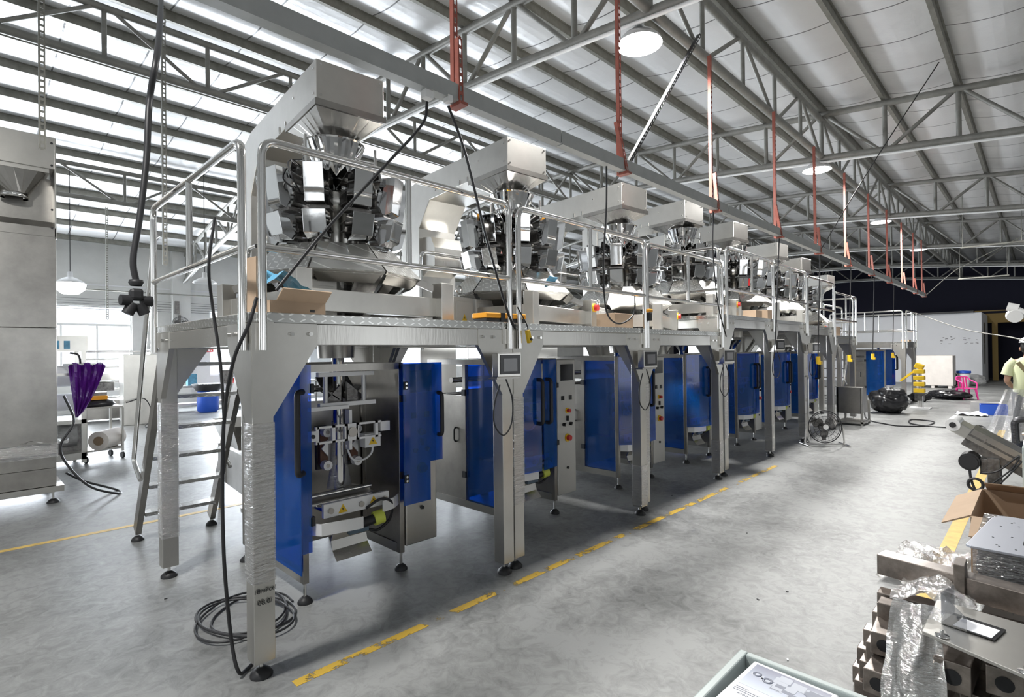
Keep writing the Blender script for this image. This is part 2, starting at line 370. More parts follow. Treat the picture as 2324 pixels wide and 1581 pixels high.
# ---- roof steel
for i, y in enumerate(PY):
    if y < -3: continue
    z = zc(y); mb = MB()
    mb.box(XA,XB,y-.006,y+.006,z-.135,z-.005).box(XA,XB,y-.006,y+.050,z-.140,z-.132).box(XA,XB,y-.03,y+.03,z-.012,z-.004)
    k = len([q for q in PY if q > y])
    tag(mb.build('roof_purlin','galv',kind='structure'), 'galvanised roof purlin, number %d counted from the left wall'%(k+1), 'purlin', 'roof purlins')
TX = [-1.15, 4.98, 11.08, 17.2, 23.4, 29.5, 35.6]
def ct(y): return zc(y)-.205
DB = .80
def cross_truss(x, lab):
    t = thing('roof_truss', lab, 'roof truss', (x,0,0), group='cross trusses of the roof')
    ys = [y for y in PY if -3.1 < y]; ys = ys+[YW-.1]
    MB().tube([(0,y,ct(y)) for y in ys], .055, 10).build('top_chord','truss',t)
    MB().tube([(0,y,ct(y)-DB) for y in ys], .062, 10).build('bottom_chord','truss',t)
    MB().tube([(-.06,y,ct(y)-DB-.085) for y in ys], .022, 6).build('conduit','white',t)
    base = PY.index(min(PY, key=lambda q: abs(q-2.85)))
    for i, y in enumerate(PY):
        if y < -3.1: continue
        topnode = (i-base)%2 == 0
        MB().cyl((0,y,ct(y)-DB),(0,y,ct(y)),.036,8).build('web_post','truss',t)
        for s_ in (-1,1):
            y2 = y+PS*s_
            if topnode and -3.1 < y2 < YW-.2:
                MB().cyl((0,y+.06*s_,ct(y)-.02),(0,y2-.08*s_,ct(y2)-DB+.02),.032,8).build('web_brace','truss',t)
    return t
for i, x in enumerate(TX):
    cross_truss(x, 'grey tubular roof truss spanning the hall, %s one from the camera'%(['behind the camera','nearest','second','third','fourth','fifth','sixth'][i]) if i else 'grey tubular roof truss over the left edge, beside the camera')
def long_truss(y, lab):
    t = thing('bracing_truss', lab, 'bracing truss', (0,y,0), group='bracing trusses along the hall')
    z = ct(y)
    MB().cyl((TX[0],0,z-.09),(XB-2,0,z-.09),.052,10).build('top_chord','truss',t)
    MB().cyl((TX[0],0,z-DB+.03),(XB-2,0,z-DB+.03),.055,10).build('bottom_chord','truss',t)
    for a,b in zip(TX[:-1], TX[1:]):
        n = 5
        for k in range(1,n):
            x = a+(b-a)*k/n; MB().cyl((x,0,z-DB),(x,0,z-.09),.030,8).build('web_post','truss',t)
        for k in range(n):
            x0 = a+(b-a)*k/n; x1 = a+(b-a)*(k+1)/n
            if k%2 == 0: MB().cyl((x0+.1,0,z-.1),(x1-.06,0,z-DB),.028,8).build('web_brace','truss',t)
            else: MB().cyl((x0+.06,0,z-DB),(x1-.1,0,z-.1),.028,8).build('web_brace','truss',t)
    return t
for y, lab in [(2.85,'above the aisle edge of the platforms'),(8.70,'under the roof ridge, behind the machine row'),(14.55,'over the left bay near the left wall')]:
    long_truss(y, 'long tubular bracing truss running down the hall %s'%lab)
# hanging high-bay lamps
def highbay(i, p, lab=None):
    x,y,z = p
    t = thing('high_bay_lamp', lab or 'lit high bay lamp with round metal shade, %s'%['added out of sight behind the camera','nearest in view','second in view','third in view','farthest in view'][i], 'lamp', (x,y,z), group='high bay lamps over the aisle')
    MB().lathe((0,0,0), [(.24,0),(.235,.03),(.17,.10),(.08,.16),(.05,.2),(.05,.34),(.0,.35)], 24).build('lamp_shade','lamp_dome',t)
    MB().lathe((0,0,.02), [(.0,-.05),(.12,-.035),(.19,0),(.2,.02)], 24).build('lamp_disc','emit',t)
    MB().cyl((0,0,.34),(0,0,ct(y)-DB-z),.008,6).build('suspension_rod','black',t)
    l = bpy.data.lights.new('lamp_light','AREA'); l.shape = 'DISK'; l.size = .42; l.energy = 290; l.color = (1,.985,.96)
    lo = bpy.data.objects.new('lamp_light', l); C.objects.link(lo); lo.parent = t; lo.location = (0,0,-.06)
    if i == 0: l.energy = 150
for i,p in enumerate(LAMPS): highbay(i,p)
def dome_lamp(p, lit, lab):
    t = thing('pendant_lamp', lab, 'lamp', p)
    MB().lathe((0,0,0), [(.26,0),(.25,.03),(.14,.10),(.05,.14),(.045,.25),(0,.26)], 24).build('lamp_shade','white' if not lit else 'lamp_dome',t)
    if lit: MB().lathe((0,0,.0), [(.0,-.26),(.15,-.24),(.26,-.14),(.29,-.02),(.2,.03)], 24).build('lamp_globe','emit_soft',t)
    MB().cyl((0,0,.25),(0,0,zc(p[1])-p[2]),.008,6).build('cord','black',t)
dome_lamp((1.66,15.4,3.28), True, 'lit pendant lamp hanging in front of the left windows')
dome_lamp((4.08,14.4,3.38), False, 'unlit white pendant lamp hanging before the left wall pillar')

# floor lines
tag(MB().box(1.15,8.0,2.655,2.715,0,.0015).build('floor_line','line'), 'worn yellow floor line along the aisle edge of the platforms', 'floor marking')
tag(MB().box(-5,1.35,6.29,6.36,0,.0015).box(1.35,3.2,6.29,6.36,0,.0015).build('floor_line','line_ok'), 'yellow floor line behind the ladder, running to the left edge', 'floor marking')
tag(MB().box(4.2,14.2,.52,.62,0,.0015).build('floor_line','line_ok'), 'faded yellow floor line passing under the conveyor at the right', 'floor marking')
# ================================================================ PLATFORMS
def leg_foot(par, x, y, r=.055, z=.09):
    f = MB().lathe((x,y,0), [(r,0),(r,.012),(r*.75,.03),(r*.35,.045),(.0,.046)], 18).build('leveling_foot','black',par)
    MB().cyl((x,y,.03),(x,y,z),.011,8).build('foot_screw','tube',par)
def gusset(mb, W, zt, side):
    """front-face bracket polygon in (along, z)"""
    zb = zt-.055
    return [(0,zb),(.34,zb),(.34,zb-.115),(.105,zb-.48),(0,zb-.48)]
def platform(loc, W, D, zt, label, rails=('front',), wrap=(0,1,2,3), back=None, group='stainless work platforms in the row'):
    t = thing('work_platform', label, 'work platform', loc, group=group)
    zb = zt-.055; L = .105
    MB().box(0,W,0,D,zb,zt).build('deck','diamond',t,bevel=.004)
    for n_,(a,b,c,d) in enumerate([(L,W-L,0,.06),(L,W-L,D-.06,D),(0,.06,L,D-L),(W-.06,W,L,D-L)]):
        MB().box(a,b,c,d,zb-.115,zb-.0005).build('side_beam','steel',t,bevel=.003)
    for k,(x,y) in enumerate([(0,0),(W-L,0),(0,D-L),(W-L,D-L)]):
        lg = MB().box(x,x+L,y,y+L,.085,zb-.0005).build('leg','steel_matt',t,bevel=.004)
        leg_foot(lg, x+L/2, y+L/2)
        if k in wrap:
            z0, z1 = (.49,1.30) if k == 0 else (.3,1.3) if k != 1 else (.1,.5)
            mb = MB(); n = 14
            for (ax,ay,bx,by) in [(x,y,x+L,y),(x+L,y,x+L,y+L),(x+L,y+L,x,y+L),(x,y+L,x,y)]:
                pass
            ring = []
            for j in range(n+1):
                z = z0+(z1-z0)*j/n; e = .004+.0008*random.random()
                ring.append([(x-e,y-e,z),(x+L+e,y-e,z),(x+L+e,y+L+e,z),(x-e,y+L+e,z)])
            vs = [p for r_ in ring for p in r_]
            mb.add(vs, [(j*4+i, j*4+(i+1)%4, (j+1)*4+(i+1)%4, (j+1)*4+i) for j in range(n) for i in range(4)])
            mb.build('stretch_wrap','wrap',lg)
    e = .004
    P = gusset(None,W,zt,0)
    for sx in (0,1):
        for y0,y1 in ((-e,.03),(D-.03,D+e)):
            pl = [(p if not sx else W-p, z) for p,z in P]
            g = MB().prism(pl,'y',y0,y1).build('gusset_plate','steel_matt',t)
            for bx in (.20,.30):
                yy = -e if y0 < 0 else D+e; s_ = -1 if y0 < 0 else 1; xx = bx if not sx else W-bx
                MB().cyl((xx,yy,zb-.055),(xx,yy+s_*.016,zb-.055),.012,6).build('bolt','tube',g)
    for sy in (0,1):
        for x0,x1 in ((-e,.03),(W-.03,W+e)):
            pl = [(p if not sy else D-p, z) for p,z in P]
            g = MB().prism(pl,'x',x0,x1).build('gusset_plate','steel_matt',t)
            for by in (.20,.30):
                xx = -e if x0 < 0 else W+e; s_ = -1 if x0 < 0 else 1; yy = by if not sy else D-by
                MB().cyl((xx,yy,zb-.055),(xx+s_*.016,yy,zb-.055),.012,6).build('bolt','tube',g)
    H = .87; Mz = .325
    def rail(p, q, out):
        """p,q: (x,y) ends; out: outward offset vector"""
        p = Vector((p[0]+out[0]*.026, p[1]+out[1]*.026, 0)); q = Vector((q[0]+out[0]*.026, q[1]+out[1]*.026, 0))
        up = Vector((0,0,1)); d = (q-p).normalized()
        g = MB().tube(rounded([p+up*(zb-.14), p+up*(zt+H), q+up*(zt+H), q+up*(zb-.14)], .085), .021, 14).build('guard_rail','tube',t)
        MB().cyl(p+up*(zt+Mz), q+up*(zt+Mz), .019, 12).build('mid_rail','tube',g)
        m = (p+q)/2; MB().cyl(m+up*(zt+Mz), m+up*(zt+H), .019, 12).build('baluster','tube',g)
        for a in (p,q):
            s_ = d if a is p else -d
            c = a+s_*.035-Vector((out[0],out[1],0))*.018
            MB().cbox(c+up*(zb-.05),(.05 if abs(d.x) > .5 else .012, .012 if abs(d.x) > .5 else .05, .11)).build('rail_bracket','steel_matt',g)
    if 'front' in rails: rail((.045,0),(W-.045,0),(0,-1))
    if 'left' in rails: rail((0,.045),(0,D-.03),(-1,0))
    if 'right' in rails: rail((W,.045),(W,D-.045),(1,0))
    if back: rail((back[0],D),(back[1],D),(0,1))
    return t
Z1 = 1.865
PL = [ (1.012,2.828,1.862,Z1), (2.902,2.845,1.905,Z1), (4.855,2.90,1.90,Z1), (6.88,2.93,1.80,2.10), (8.72,2.98,1.72,2.10), (10.50,3.0,1.80,2.06), (12.35,3.02,1.85,1.90) ]
plats = []
plats.append(platform((PL[0][0],PL[0][1],0), PL[0][2], 1.885, Z1, 'stainless work platform nearest the camera, carrying the cardboard box', ('front','left'), wrap=(0,2)))
plats.append(platform((PL[1][0],PL[1][1],0), PL[1][2], 1.885, Z1, 'second stainless work platform, with the yellow tool case beside its rail post', ('front',), wrap=(0,1), back=(.55,1.85)))
plats.append(platform((PL[2][0],PL[2][1],0), PL[2][2], 1.885, Z1, 'third stainless work platform, just before the deck level steps up', ('front',), wrap=(0,1), back=(.2,1.85)))
plats.append(platform((PL[3][0],PL[3][1],0), PL[3][2], 1.885, PL[3][3], 'fourth stainless work platform, first one with the higher deck', ('front','left'), wrap=(0,1)))
for k in (4,5,6):
    a = PL[k]; plats.append(platform((a[0],a[1],0), a[2], 1.885, a[3], ['fifth stainless work platform, right behind the one where the deck steps up','sixth stainless work platform, standing behind the floor fan','seventh stainless work platform, last before the black bin bag'][k-4], ('front',) if k < 6 else ('front','right'), wrap=(0,1)))
# far platform with ladder facing us
plats.append(platform((18.6,2.75,0), 1.8, 1.9, 1.80, 'far stainless platform with a ladder, by the white partition', ('front','left','right'), wrap=()))
plats.append(platform((15.0,3.9,0), 1.8, 1.9, 1.85, 'stainless platform standing back from the row, behind the black bin bag', ('front','left'), wrap=()))
# handwriting on the nearest leg
text('18m\u00eclcel', .034, (PL[0][0]+.052, PL[0][1]-.008, .58), (PI/2,0,0), 'black', None, 'handwriting')
hw = bpy.data.objects['handwriting']; hw.parent = plats[0]; hw.location = (.052,-.0065,.455)
h2 = text('08,0/', .036, (.052,-.0065,.395), (PI/2,0,0), 'black', plats[0], 'handwriting')

def ladder(loc, rz, w, H, run, label):
    """climbs toward local -y: foot at y=run, top at y=0"""
    t = thing('access_ladder', label, 'ladder', loc, rz)
    for x in (0,w):
        s_ = MB().bar((x,run,.085),(x,0,H-.03),.045,.10,up=(0,1,0)).build('stringer','steel_dull',t)
        leg_foot(s_, x, run-.01, .05, .11)
    n = 7
    for k in range(1,n):
        f = k/n; MB().box(.02,w-.02,run*(1-f)-.07,run*(1-f)+.07,H*f-.015,H*f+.015).build('tread','diamond',t)
    for x in (-.05,w+.05):
        MB().tube(rounded([(x,run*.62,H*.33),(x,run*.86,H*.40),(x,.12,H+.72),(x,-.06,H+.72)],.05),.018,12).build('hand_rail','tube',t)
        MB().cbox((x*1.0,.13,H*.93),(.05,.05,.06)).build('rail_clamp','steel',t)
    return t
ladder((1.08,4.76,0), 0, .60, 1.84, 1.03, 'stainless ladder with pipe handrails leaning on the rear of the nearest platform')
ladder((18.56,4.1,0), PI/2, .65, 1.8, 1.0, 'pale ladder on the far platform, behind the yellow and black machine post')
ladder((15.95,4.4,0), PI/2, .6, 1.8, .9, 'steel ladder standing behind the black bin bag')
# ================================================================ PACKING MACHINES
def tri(mb_par, c, s, plane='y'):
    """yellow warning triangle lying on a plane of constant y"""
    x,y,z = c; o = MB().prism([(x-s/2,z-s*.43),(x+s/2,z-s*.43),(x,z+s*.43)],'y',y-.0012,y).build('warning_triangle','yellow',mb_par)
    MB().prism([(x-.05*s,z-.02*s),(x+.10*s,z-.02*s),(x-.02*s,z-.26*s),(x-.01*s,z-.10*s),(x-.13*s,z-.10*s),(x+.03*s,z+.2*s)],'y',y-.002,y-.0012).build('warning_symbol','black',o)
def estop(par, c, r=.028, red='red'):
    x,y,z = c
    o = MB().cyl((x,y,z),(x,y-.012,z),r*1.15,16).build('button_collar','yellow',par)
    MB().cyl((x,y-.012,z),(x,y-.045,z),r*.8,16).build('button',red,o)
def knob(par, c):
    x,y,z = c; o = MB().cyl((x,y,z),(x,y-.01,z),.018,14).build('selector_base','black',par)
    MB().cbox((x,y-.02,z),(.012,.02,.034),Matrix.Rotation(R(30),3,'Y')).build('selector','black_gloss',o)
def handle(par, a, b, out, r=.013, m='black'):
    a, b, out = Vector(a), Vector(b), Vector(out)
    MB().tube(rounded([a,a+out,b+out,b],.035),r,12).build('handle',m,par)
def packer(loc, label, doors, rz=0, group='vertical packing machines'):
    t = thing('packing_machine', label, 'packing machine', loc, rz, group=group)
    hw, D, H = .375, 1.10, 1.575
    for (x,y) in [(-hw,0),(hw,0),(-hw,D-.04),(hw,D-.04)]:
        p = MB().box(x-.02,x+.02,y,y+.045,.13,H).build('post','steel_dull',t,bevel=.002); leg_foot(p,x,y+.022,.048,.14)
    for a in [(-hw,hw,0,.04,H-.05,H),(-hw,hw,D-.04,D,H-.05,H),(-hw-.02,-hw+.02,.045,D-.04,H-.05,H),(hw-.02,hw+.02,.045,D-.04,H-.05,H)]:
        MB().box(*a).build('top_rail','steel_dull',t)
    for a in [(-hw-.02,-hw+.02,.045,D-.04,.13,.20),(hw-.02,hw+.02,.045,D-.04,.13,.20),(-hw,hw,D-.04,D,.13,.20)]:
        MB().box(*a).build('bottom_rail','steel',t)
    for s_ in (-1,1):
        MB().box(s_*hw-.02,s_*hw+.02,.50,.54,.20,H-.05).build('mullion','steel_dull',t)
    MB().box(-hw-.004,-hw+.004,.045,.50,.20,H-.05).build('side_pane','acrylic',t)
    sp = MB().box(-hw-.018,-hw-.002,.54,D-.045,.20,1.22).build('side_panel','steel_dull',t)
    handle(sp, (-hw-.018,.64,.90),(-hw-.018,.64,.76),(-.03,0,0),.009)
    MB().box(hw-.01,hw+.01,.045,D-.045,.20,H-.05).build('side_panel','steel_dull',t)
    for z in (.45,1.25):
        MB().cbox((-hw-.022,.52,z),(.02,.05,.06)).build('hinge','black',t)
    # back plate & rear cabinet
    MB().box(-hw+.02,hw-.02,.56,.575,.20,1.28).build('back_plate','steel_dull',t)
    MB().box(-hw+.02,hw-.02,.60,D-.05,.22,1.05).build('rear_cabinet','steel_dull',t)
    MB().cyl((-hw+.05,.8,1.36),(hw-.05,.8,1.36),.03,12).build('film_roller','tube',t)
    MB().cyl((-hw+.05,1.0,1.2),(hw-.05,1.0,1.2),.02,12).build('film_roller','tube',t)
    for k,x in enumerate((-.15,.02,.12)):
        MB().box(x,x+.08,.60,.75,1.06,1.18).build('rear_gearbox','darkmech',t)
    MB().box(-hw+.03,hw-.03,.68,.74,1.06,1.12).build('linkage','darkmech',t)
    # forming tube, hopper cone
    MB().lathe((0,.26,0), [(.045,.62),(.045,1.62),(.052,1.64),(.165,1.80),(.17,1.80)], 24).build('forming_tube','tube',t)
    MB().lathe((0,.26,0), [(.050,1.0),(.050,1.15),(.062,.82),(.09,.66)][::-1], 20, sx=1.1,sy=.5).build('film_tube','film',t)
    fc = MB(); rot = Matrix.Rotation(R(40),3,'X')
    fc.prism([(-.17,1.28),(-.02,1.42),(-.02,1.30)],'y',.18,.20).prism([(.17,1.32),(.02,1.44),(.02,1.26)],'y',.17,.19)
    fc.cbox((0,.30,1.42),(.26,.16,.01),rot).cbox((-.10,.24,1.36),(.16,.12,.008),Matrix.Rotation(R(35),3,'Y')).cbox((.10,.24,1.36),(.16,.12,.008),Matrix.Rotation(R(-35),3,'Y'))
    fc.build('forming_collar','darkmech',t)
    ff = MB(); 
    for z,y in ((1.50,.12),(1.285,.10)): ff.box(-.22,.22,y,y+.04,z-.015,z+.015)
    for x in (-.16,.14): ff.cyl((x,.14,1.285),(x,.14,1.50),.016,12)
    ff.box(-.34,-.02,.06,.09,1.255,1.28)
    ff.build('forming_frame','white_metal',t)
    # belts
    for x in (-.115,.125):
        b = MB().box(x-.03,x+.03,.26,.30,.84,1.08).build('pull_belt','brownbelt',t)
        MB().box(x-.038,x+.038,.30,.33,.80,1.12).build('belt_plate','black',b)
        for z in (.84,1.08):
            MB().lathe((0,0,0),[(0,0)],3) if False else None
            MB().cyl((x,.20,z),(x,.255,z),.034,20).build('pulley','white_metal',b)
            MB().cyl((x,.195,z),(x,.20,z),.014,12).build('pulley_hub','steel_dull',b)
        MB().prism([(x+.02,.90),(x+.02,1.02),(x-.03,.96)],'y',.235,.25).build('tension_bracket','white_metal',b)
    # vertical seal cross bar
    cb = MB(); z0 = 1.085
    cb.box(-.26,.24,.06,.085,z0+.045,z0+.06).box(-.26,.24,.06,.085,z0-.06,z0-.045)
    for x in (-.26,-.14,-.045,.045,.20): cb.box(x-.012,x+.012,.06,.085,z0-.06,z0+.06)
    cb.box(-.045,.045,.06,.085,z0-.045,z0+.045).box(-.34,-.25,.055,.09,z0-.035,z0+.035).box(.23,.31,.055,.09,z0-.02,z0+.05)
    cbo = cb.build('seal_crossbar','white_metal',t)
    MB().cyl((0,.045,z0),(0,.06,z0),.035,16).build('crossbar_hub','steel_dull',cbo)
    MB().cyl((-.295,.045,z0),(-.295,.056,z0),.014,12).build('bolt','black',cbo)
    jb = MB().box(.12,.25,.09,.17,.95,1.05).build('junction_box','white',t); tri(jb,(.185,.0895,1.0),.07)
    MB().tube(smooth_path([(.20,.12,.97),(.19,.12,.90),(.12,.12,.86),(.03,.12,.88),(-.0,.15,.98)],5),.008,8).build('grey_hose','white',t)
    MB().box(.0,.022,.10,.16,.95,1.24).build('vertical_sealer','white_metal',t)
    # horizontal jaws
    j = MB().box(-.26,.25,-.02,.01,.535,.63).build('front_jaw','white_metal',t,bevel=.003)
    for x in (-.21,0.02,.21): MB().cyl((x,-.035,.58),(x,-.02,.58),.02,14).build('jaw_bolt','steel_dull',j)
    tri(j,(-.12,-.0205,.58),.07); tri(j,(.12,-.0205,.595),.06)
    j2 = MB().box(-.28,.20,.16,.20,.58,.66).build('rear_jaw','steel_dull',t)
    for z in (.60,.66): MB().cyl((-.28,.12,z),(.18,.12,z),.014,10).build('jaw_rod','tube',j2)
    for x in (-.24,.24): MB().cyl((x,.0,.585),(x,.5,.585),.018,12).build('guide_rod','tube',t)
    gb = [(-.36,.04),(-.30,-.07),(-.05,-.12),(-.02,-.12)]
    MB().prism([(x,y) for x,y in gb]+[(x,y+.008) for x,y in gb[::-1]],'z',.44,.52).build('guard_band','white_metal',t)
    gb = [(.16,-.08),(.27,-.05),(.36,.02)]
    MB().prism([(x,y) for x,y in gb]+[(x,y+.008) for x,y in gb[::-1]],'z',.50,.58).build('guard_band','white_metal',t)
    m = MB().cyl((.02,-.02,.44),(.19,-.05,.47),.034,18).build('jaw_motor','black',t)
    MB().cyl((.11,-.036,.456),(.18,-.049,.468),.05,20).build('motor_tape','lime',m)
    MB().box(-.07,.08,-.02,.08,.38,.45).build('gearbox','bluegrey',t)
    MB().tube(smooth_path([(.06,-.02,.54),(.14,-.08,.60),(.25,-.05,.55),(.27,0,.42),(.20,.05,.34),(.12,.05,.36)],5),.010,8).build('air_hose','cable',t)
    ch = [(0,.44),(.04,.36),(.02,.30),(-.04,.24)]
    MB().prism([(y-.02,z) for y,z in ch]+[(y-.012,z+.004) for y,z in ch[::-1]],'x',-.19,.08).build('discharge_chute','steel',t)
    # control column
    cx0, cx1 = .405, .70
    c = MB().box(cx0,cx1,-.005,.16,.17,1.56).build('control_column','steel_matt' if doors == 'open' else 'grey_box',t,bevel=.01)
    MB().box(cx0+.05,cx1-.04,-.008,.002,1.34,1.51).build('control_screen','black_gloss',c)
    for x in (cx0+.08,cx1-.09): MB().box(x-.022,x+.022,-.012,0,1.14,1.185).build('gauge','black_gloss',c)
    estop(c,(cx0+.15,-.005,1.03),.024); MB().cbox((cx0+.15,-.015,.95),(.02,.02,.05)).build('key_switch','black',c)
    knob(c,(cx0+.09,-.005,.89)); knob(c,(cx0+.20,-.005,.89)); estop(c,(cx0+.15,-.005,.75),.036)
    MB().cyl((cx0+.15,-.005,.44),(cx0+.15,-.02,.44),.014,12).build('lock','black',c)
    MB().cbox((cx0-.02,-.01,1.30),(.05,.02,.05)).build('hinge','black',t); MB().cbox((cx0-.02,-.01,.72),(.05,.02,.05)).build('hinge','black',t)
    if doors == 'open':
        pl = [(hw-.02,1.57),(cx1+.02,1.57),(cx1+.02,.80),(cx1-.10,.80),(cx1-.10,.50),(hw-.02,.50)]
        d = MB().prism(pl,'y',-.062,-.055).build('door','acrylic',t)
        handle(d,(cx1-.02,-.062,1.33),(cx1-.02,-.062,1.00),(.0,-.05,0),.016)
        for z in (1.40,.70):
            MB().cbox((hw,-.065,z),(.035,.012,.06)).build('hinge_plate','black',d)
            for dz in (-.015,.015): MB().cyl((hw,-.071,z+dz),(hw,-.076,z+dz),.009,10).build('screw','tube',d)
        d = MB().box(-hw-.045,-hw+.028,-.035,-.028,.34,1.575).box(-hw-.045,-hw-.038,-.028,.46,.20,1.56).build('door','acrylic',t)
        handle(d,(-hw-.03,-.035,1.40),(-hw-.03,-.035,.87),(-.06,-.055,0),.019)
        for z in (1.42,.54): MB().cbox((-hw+.035,-.02,z),(.03,.03,.06)).build('hinge_plate','black',d)
    else:
        for s_ in (-1,1):
            pl = [(s_*(hw+.01),-.005),(s_*.24,-.13),(s_*.015,-.16)]
            pp = pl+[(x,y+.007) for x,y in pl[::-1]]
            d = MB().prism(pp,'z',.52,1.565).build('door','acrylic',t)
            handle(d,(s_*.06,-.155,1.38),(s_*.06,-.155,.97),(0,-.06,0),.018)
    return t
MX = [1.952, 3.83, 5.84, 7.72, 9.60, 11.4, 13.3]
MY = [3.48, 3.53, 3.60, 3.68, 3.70, 3.75, 3.75]
p_open = packer((MX[0],MY[0],0), 'open vertical packing machine under the nearest platform, both blue doors swung back', 'open')
p_shut = packer((MX[1],MY[1],0), 'vertical packing machine under the second platform, blue doors closed beside a pale control column', 'shut')
names = ['third','fourth','fifth','sixth','seventh']
for k in range(2,7):
    dup(p_shut, (MX[k],MY[k],0), 0, 'vertical packing machine with blue doors under the %s platform'%names[k-2])
dup(p_shut,(19.5,3.3,0),0,'vertical packing machine with blue doors under the far ladder platform',group='vertical packing machines')
dup(p_shut,(16.0,4.6,0),0,'vertical packing machine with blue doors behind the black bin bag')
# ================================================================ MULTIHEAD WEIGHERS
def weigher(loc, label, rz, n=10, var=0):
    t = thing('multihead_weigher', label, 'weigher', loc, rz, group='multihead weighers on the platforms')
    # base frame
    bf = MB(); w = .56
    bf.box(-w,w,-w,-w+.08,.05,.19).box(-w,w,w-.08,w,.05,.19).box(-w,-w+.08,-w+.08,w-.08,.05,.19).box(w-.08,w,-w+.08,w-.08,.05,.19)
    bf.build('base_frame','steel_matt',t,bevel=.003)
    for (x,y) in ((-1,-1),(1,-1),(-1,1),(1,1)): MB().box(x*w-.05,x*w+.05,y*w-.05,y*w+.05,0,.30).build('corner_block','steel_matt',t,bevel=.004)
    def ebox(x0, x1, yf, tri_=True):
        eb = MB().box(x0,x1,yf,yf+.12,.0,.27).build('electrical_box','grey_box',t,bevel=.008)
        MB().box(x0+.03,x1-.03,yf-.008,yf,.04,.23).build('box_door','grey_box',eb,bevel=.006)
        if tri_: tri(eb,((x0+x1)/2,yf-.009,.09),.07)
        cx = (x0+x1)/2
        MB().cyl((cx,yf+.05,.27),(cx,yf+.05,.30),.008,8).tube([(cx+.035*math.cos(a),yf+.05,.335+.035*math.sin(a)) for a in [i*PI/8 for i in range(17)]],.010,8).build('eyebolt','tube',eb)
    if var: ebox(-.90,-.62,.02); ebox(-.58,-.30,.02,False)
    else: ebox(-.52,-.22,-.40)
    blk = MB().box(.50,.62,-.63,-.52,0,.30).build('end_block','steel_matt',t,bevel=.004)
    if var: estop(blk,(.56,-.63,.22),.04)
    # stays
    for s1 in (-1,1):
        for s2 in (-1,1): MB().bar((s1*.52,s2*.52,.26),(s1*.20,s2*.20,.46),.05,.05).build('stay','steel_dull',t)
    # discharge chutes
    for k in range(n):
        a = 2*PI*(k+.5)/n; ca, sa = math.cos(a), math.sin(a); q = .165
        def Pt(r,s_,z): return (r*ca-s_*sa, r*sa+s_*ca, z)
        mb = MB().add([Pt(.46,-.105,.36),Pt(.46,.105,.36),Pt(.15,.05,-.02),Pt(.15,-.05,-.02),Pt(.475,-.11,.36),Pt(.475,.11,.36),Pt(.165,.055,-.03),Pt(.165,-.055,-.03)],
                      [(0,1,2,3),(7,6,5,4),(0,4,5,1),(1,5,6,2),(2,6,7,3),(3,7,4,0)])
        mb.build('discharge_chute', ('mirror','darkmech','steel_dull')[k%3], t)
    MB().lathe((0,0,0), [(.17,-.02),(.14,-.10),(.13,-.25)], 20).build('outlet_funnel','steel_dull',t)
    # faceted skirt with chequer plates
    for k in range(8):
        a = 2*PI*(k+.5)/8; ca, sa = math.cos(a), math.sin(a)
        def Pt(r,s_,z): return (r*ca-s_*sa, r*sa+s_*ca, z)
        t8 = math.tan(PI/8); r0, r1 = .40, .60
        if k in (5,): z0,z1 = .36,.56
        mb = MB().add([Pt(r1,-r1*t8*.97,.33),Pt(r1,r1*t8*.97,.33),Pt(r0,r0*t8*.97,.54),Pt(r0,-r0*t8*.97,.54),Pt(r1-.02,-r1*t8*.94,.31),Pt(r1-.02,r1*t8*.94,.31),Pt(r0-.02,r0*t8*.94,.52),Pt(r0-.02,-r0*t8*.94,.52)],
                      [(0,1,2,3),(7,6,5,4),(0,4,5,1),(1,5,6,2),(2,6,7,3),(3,7,4,0)])
        sk = mb.build('skirt_panel','diamond',t)
        MB().add([Pt(r1-.01,-r1*t8*.9,.325),Pt(r1-.01,r1*t8*.9,.325),Pt(.52,.52*t8*.85,.26),Pt(.52,-.52*t8*.85,.26)],[(0,1,2,3)]).build('lower_flap','steel_dull',sk,solid=.004)
    # body
    MB().lathe((0,0,0), [(.20,.40),(.17,.44),(.17,.80),(.23,.82),(.23,.93),(.21,.95),(0,.955)], 28).build('centre_drum','steel',t)
    MB().lathe((0,0,0), [(.165,.955),(.12,1.04),(.02,1.10),(0,1.10)], 28).build('dispersion_cone','mirror',t)
    for k in range(n):
        a = 2*PI*(k+.25)/n; ca, sa = math.cos(a), math.sin(a)
        def Pt(r,s_,z): return Vector((r*ca-s_*sa, r*sa+s_*ca, z))
        rotz = Matrix.Rotation(a,3,'Z')
        def bucket(name, z0, z1, r, wd, dp):
            """outer face tilts out towards the top; foot is chamfered"""
            vs = []; s1 = wd/2
            prof = [(r+.02,z1),(r+dp+.035,z1),(r+dp,z0+.02),(r+dp*.25,z0-.01),(r-.02,z0+(z1-z0)*.35)]
            for s_ in (-s1,s1): vs += [Pt(q[0],s_,q[1]) for q in prof]
            m_ = len(prof); fs = [tuple(range(m_))[::-1], tuple(range(m_,2*m_))]+[(i,(i+1)%m_,(i+1)%m_+m_,i+m_) for i in range(m_)]
            return MB().add(vs,fs).build(name,'mirror',t,bevel=.003)
        bucket('feed_hopper', .77, 1.04, .40, .130, .10)
        bucket('weigh_hopper', .565, .735, .38, .150, .11)
        MB().cbox(Pt(.40,0,.765),(.10,.17,.02),rotz).build('hopper_gate','darkmech',t)
        # radial feeder pan
        v = [Pt(.14,-.04,.975),Pt(.14,.04,.975),Pt(.43,.075,1.02),Pt(.43,-.075,1.02),Pt(.14,-.055,1.03),Pt(.14,.055,1.03),Pt(.43,.095,1.10),Pt(.43,-.095,1.10)]
        MB().add(v,[(0,1,2,3),(0,4,7,3),(1,2,6,5)]).build('feeder_pan','mirror',t,solid=.004)
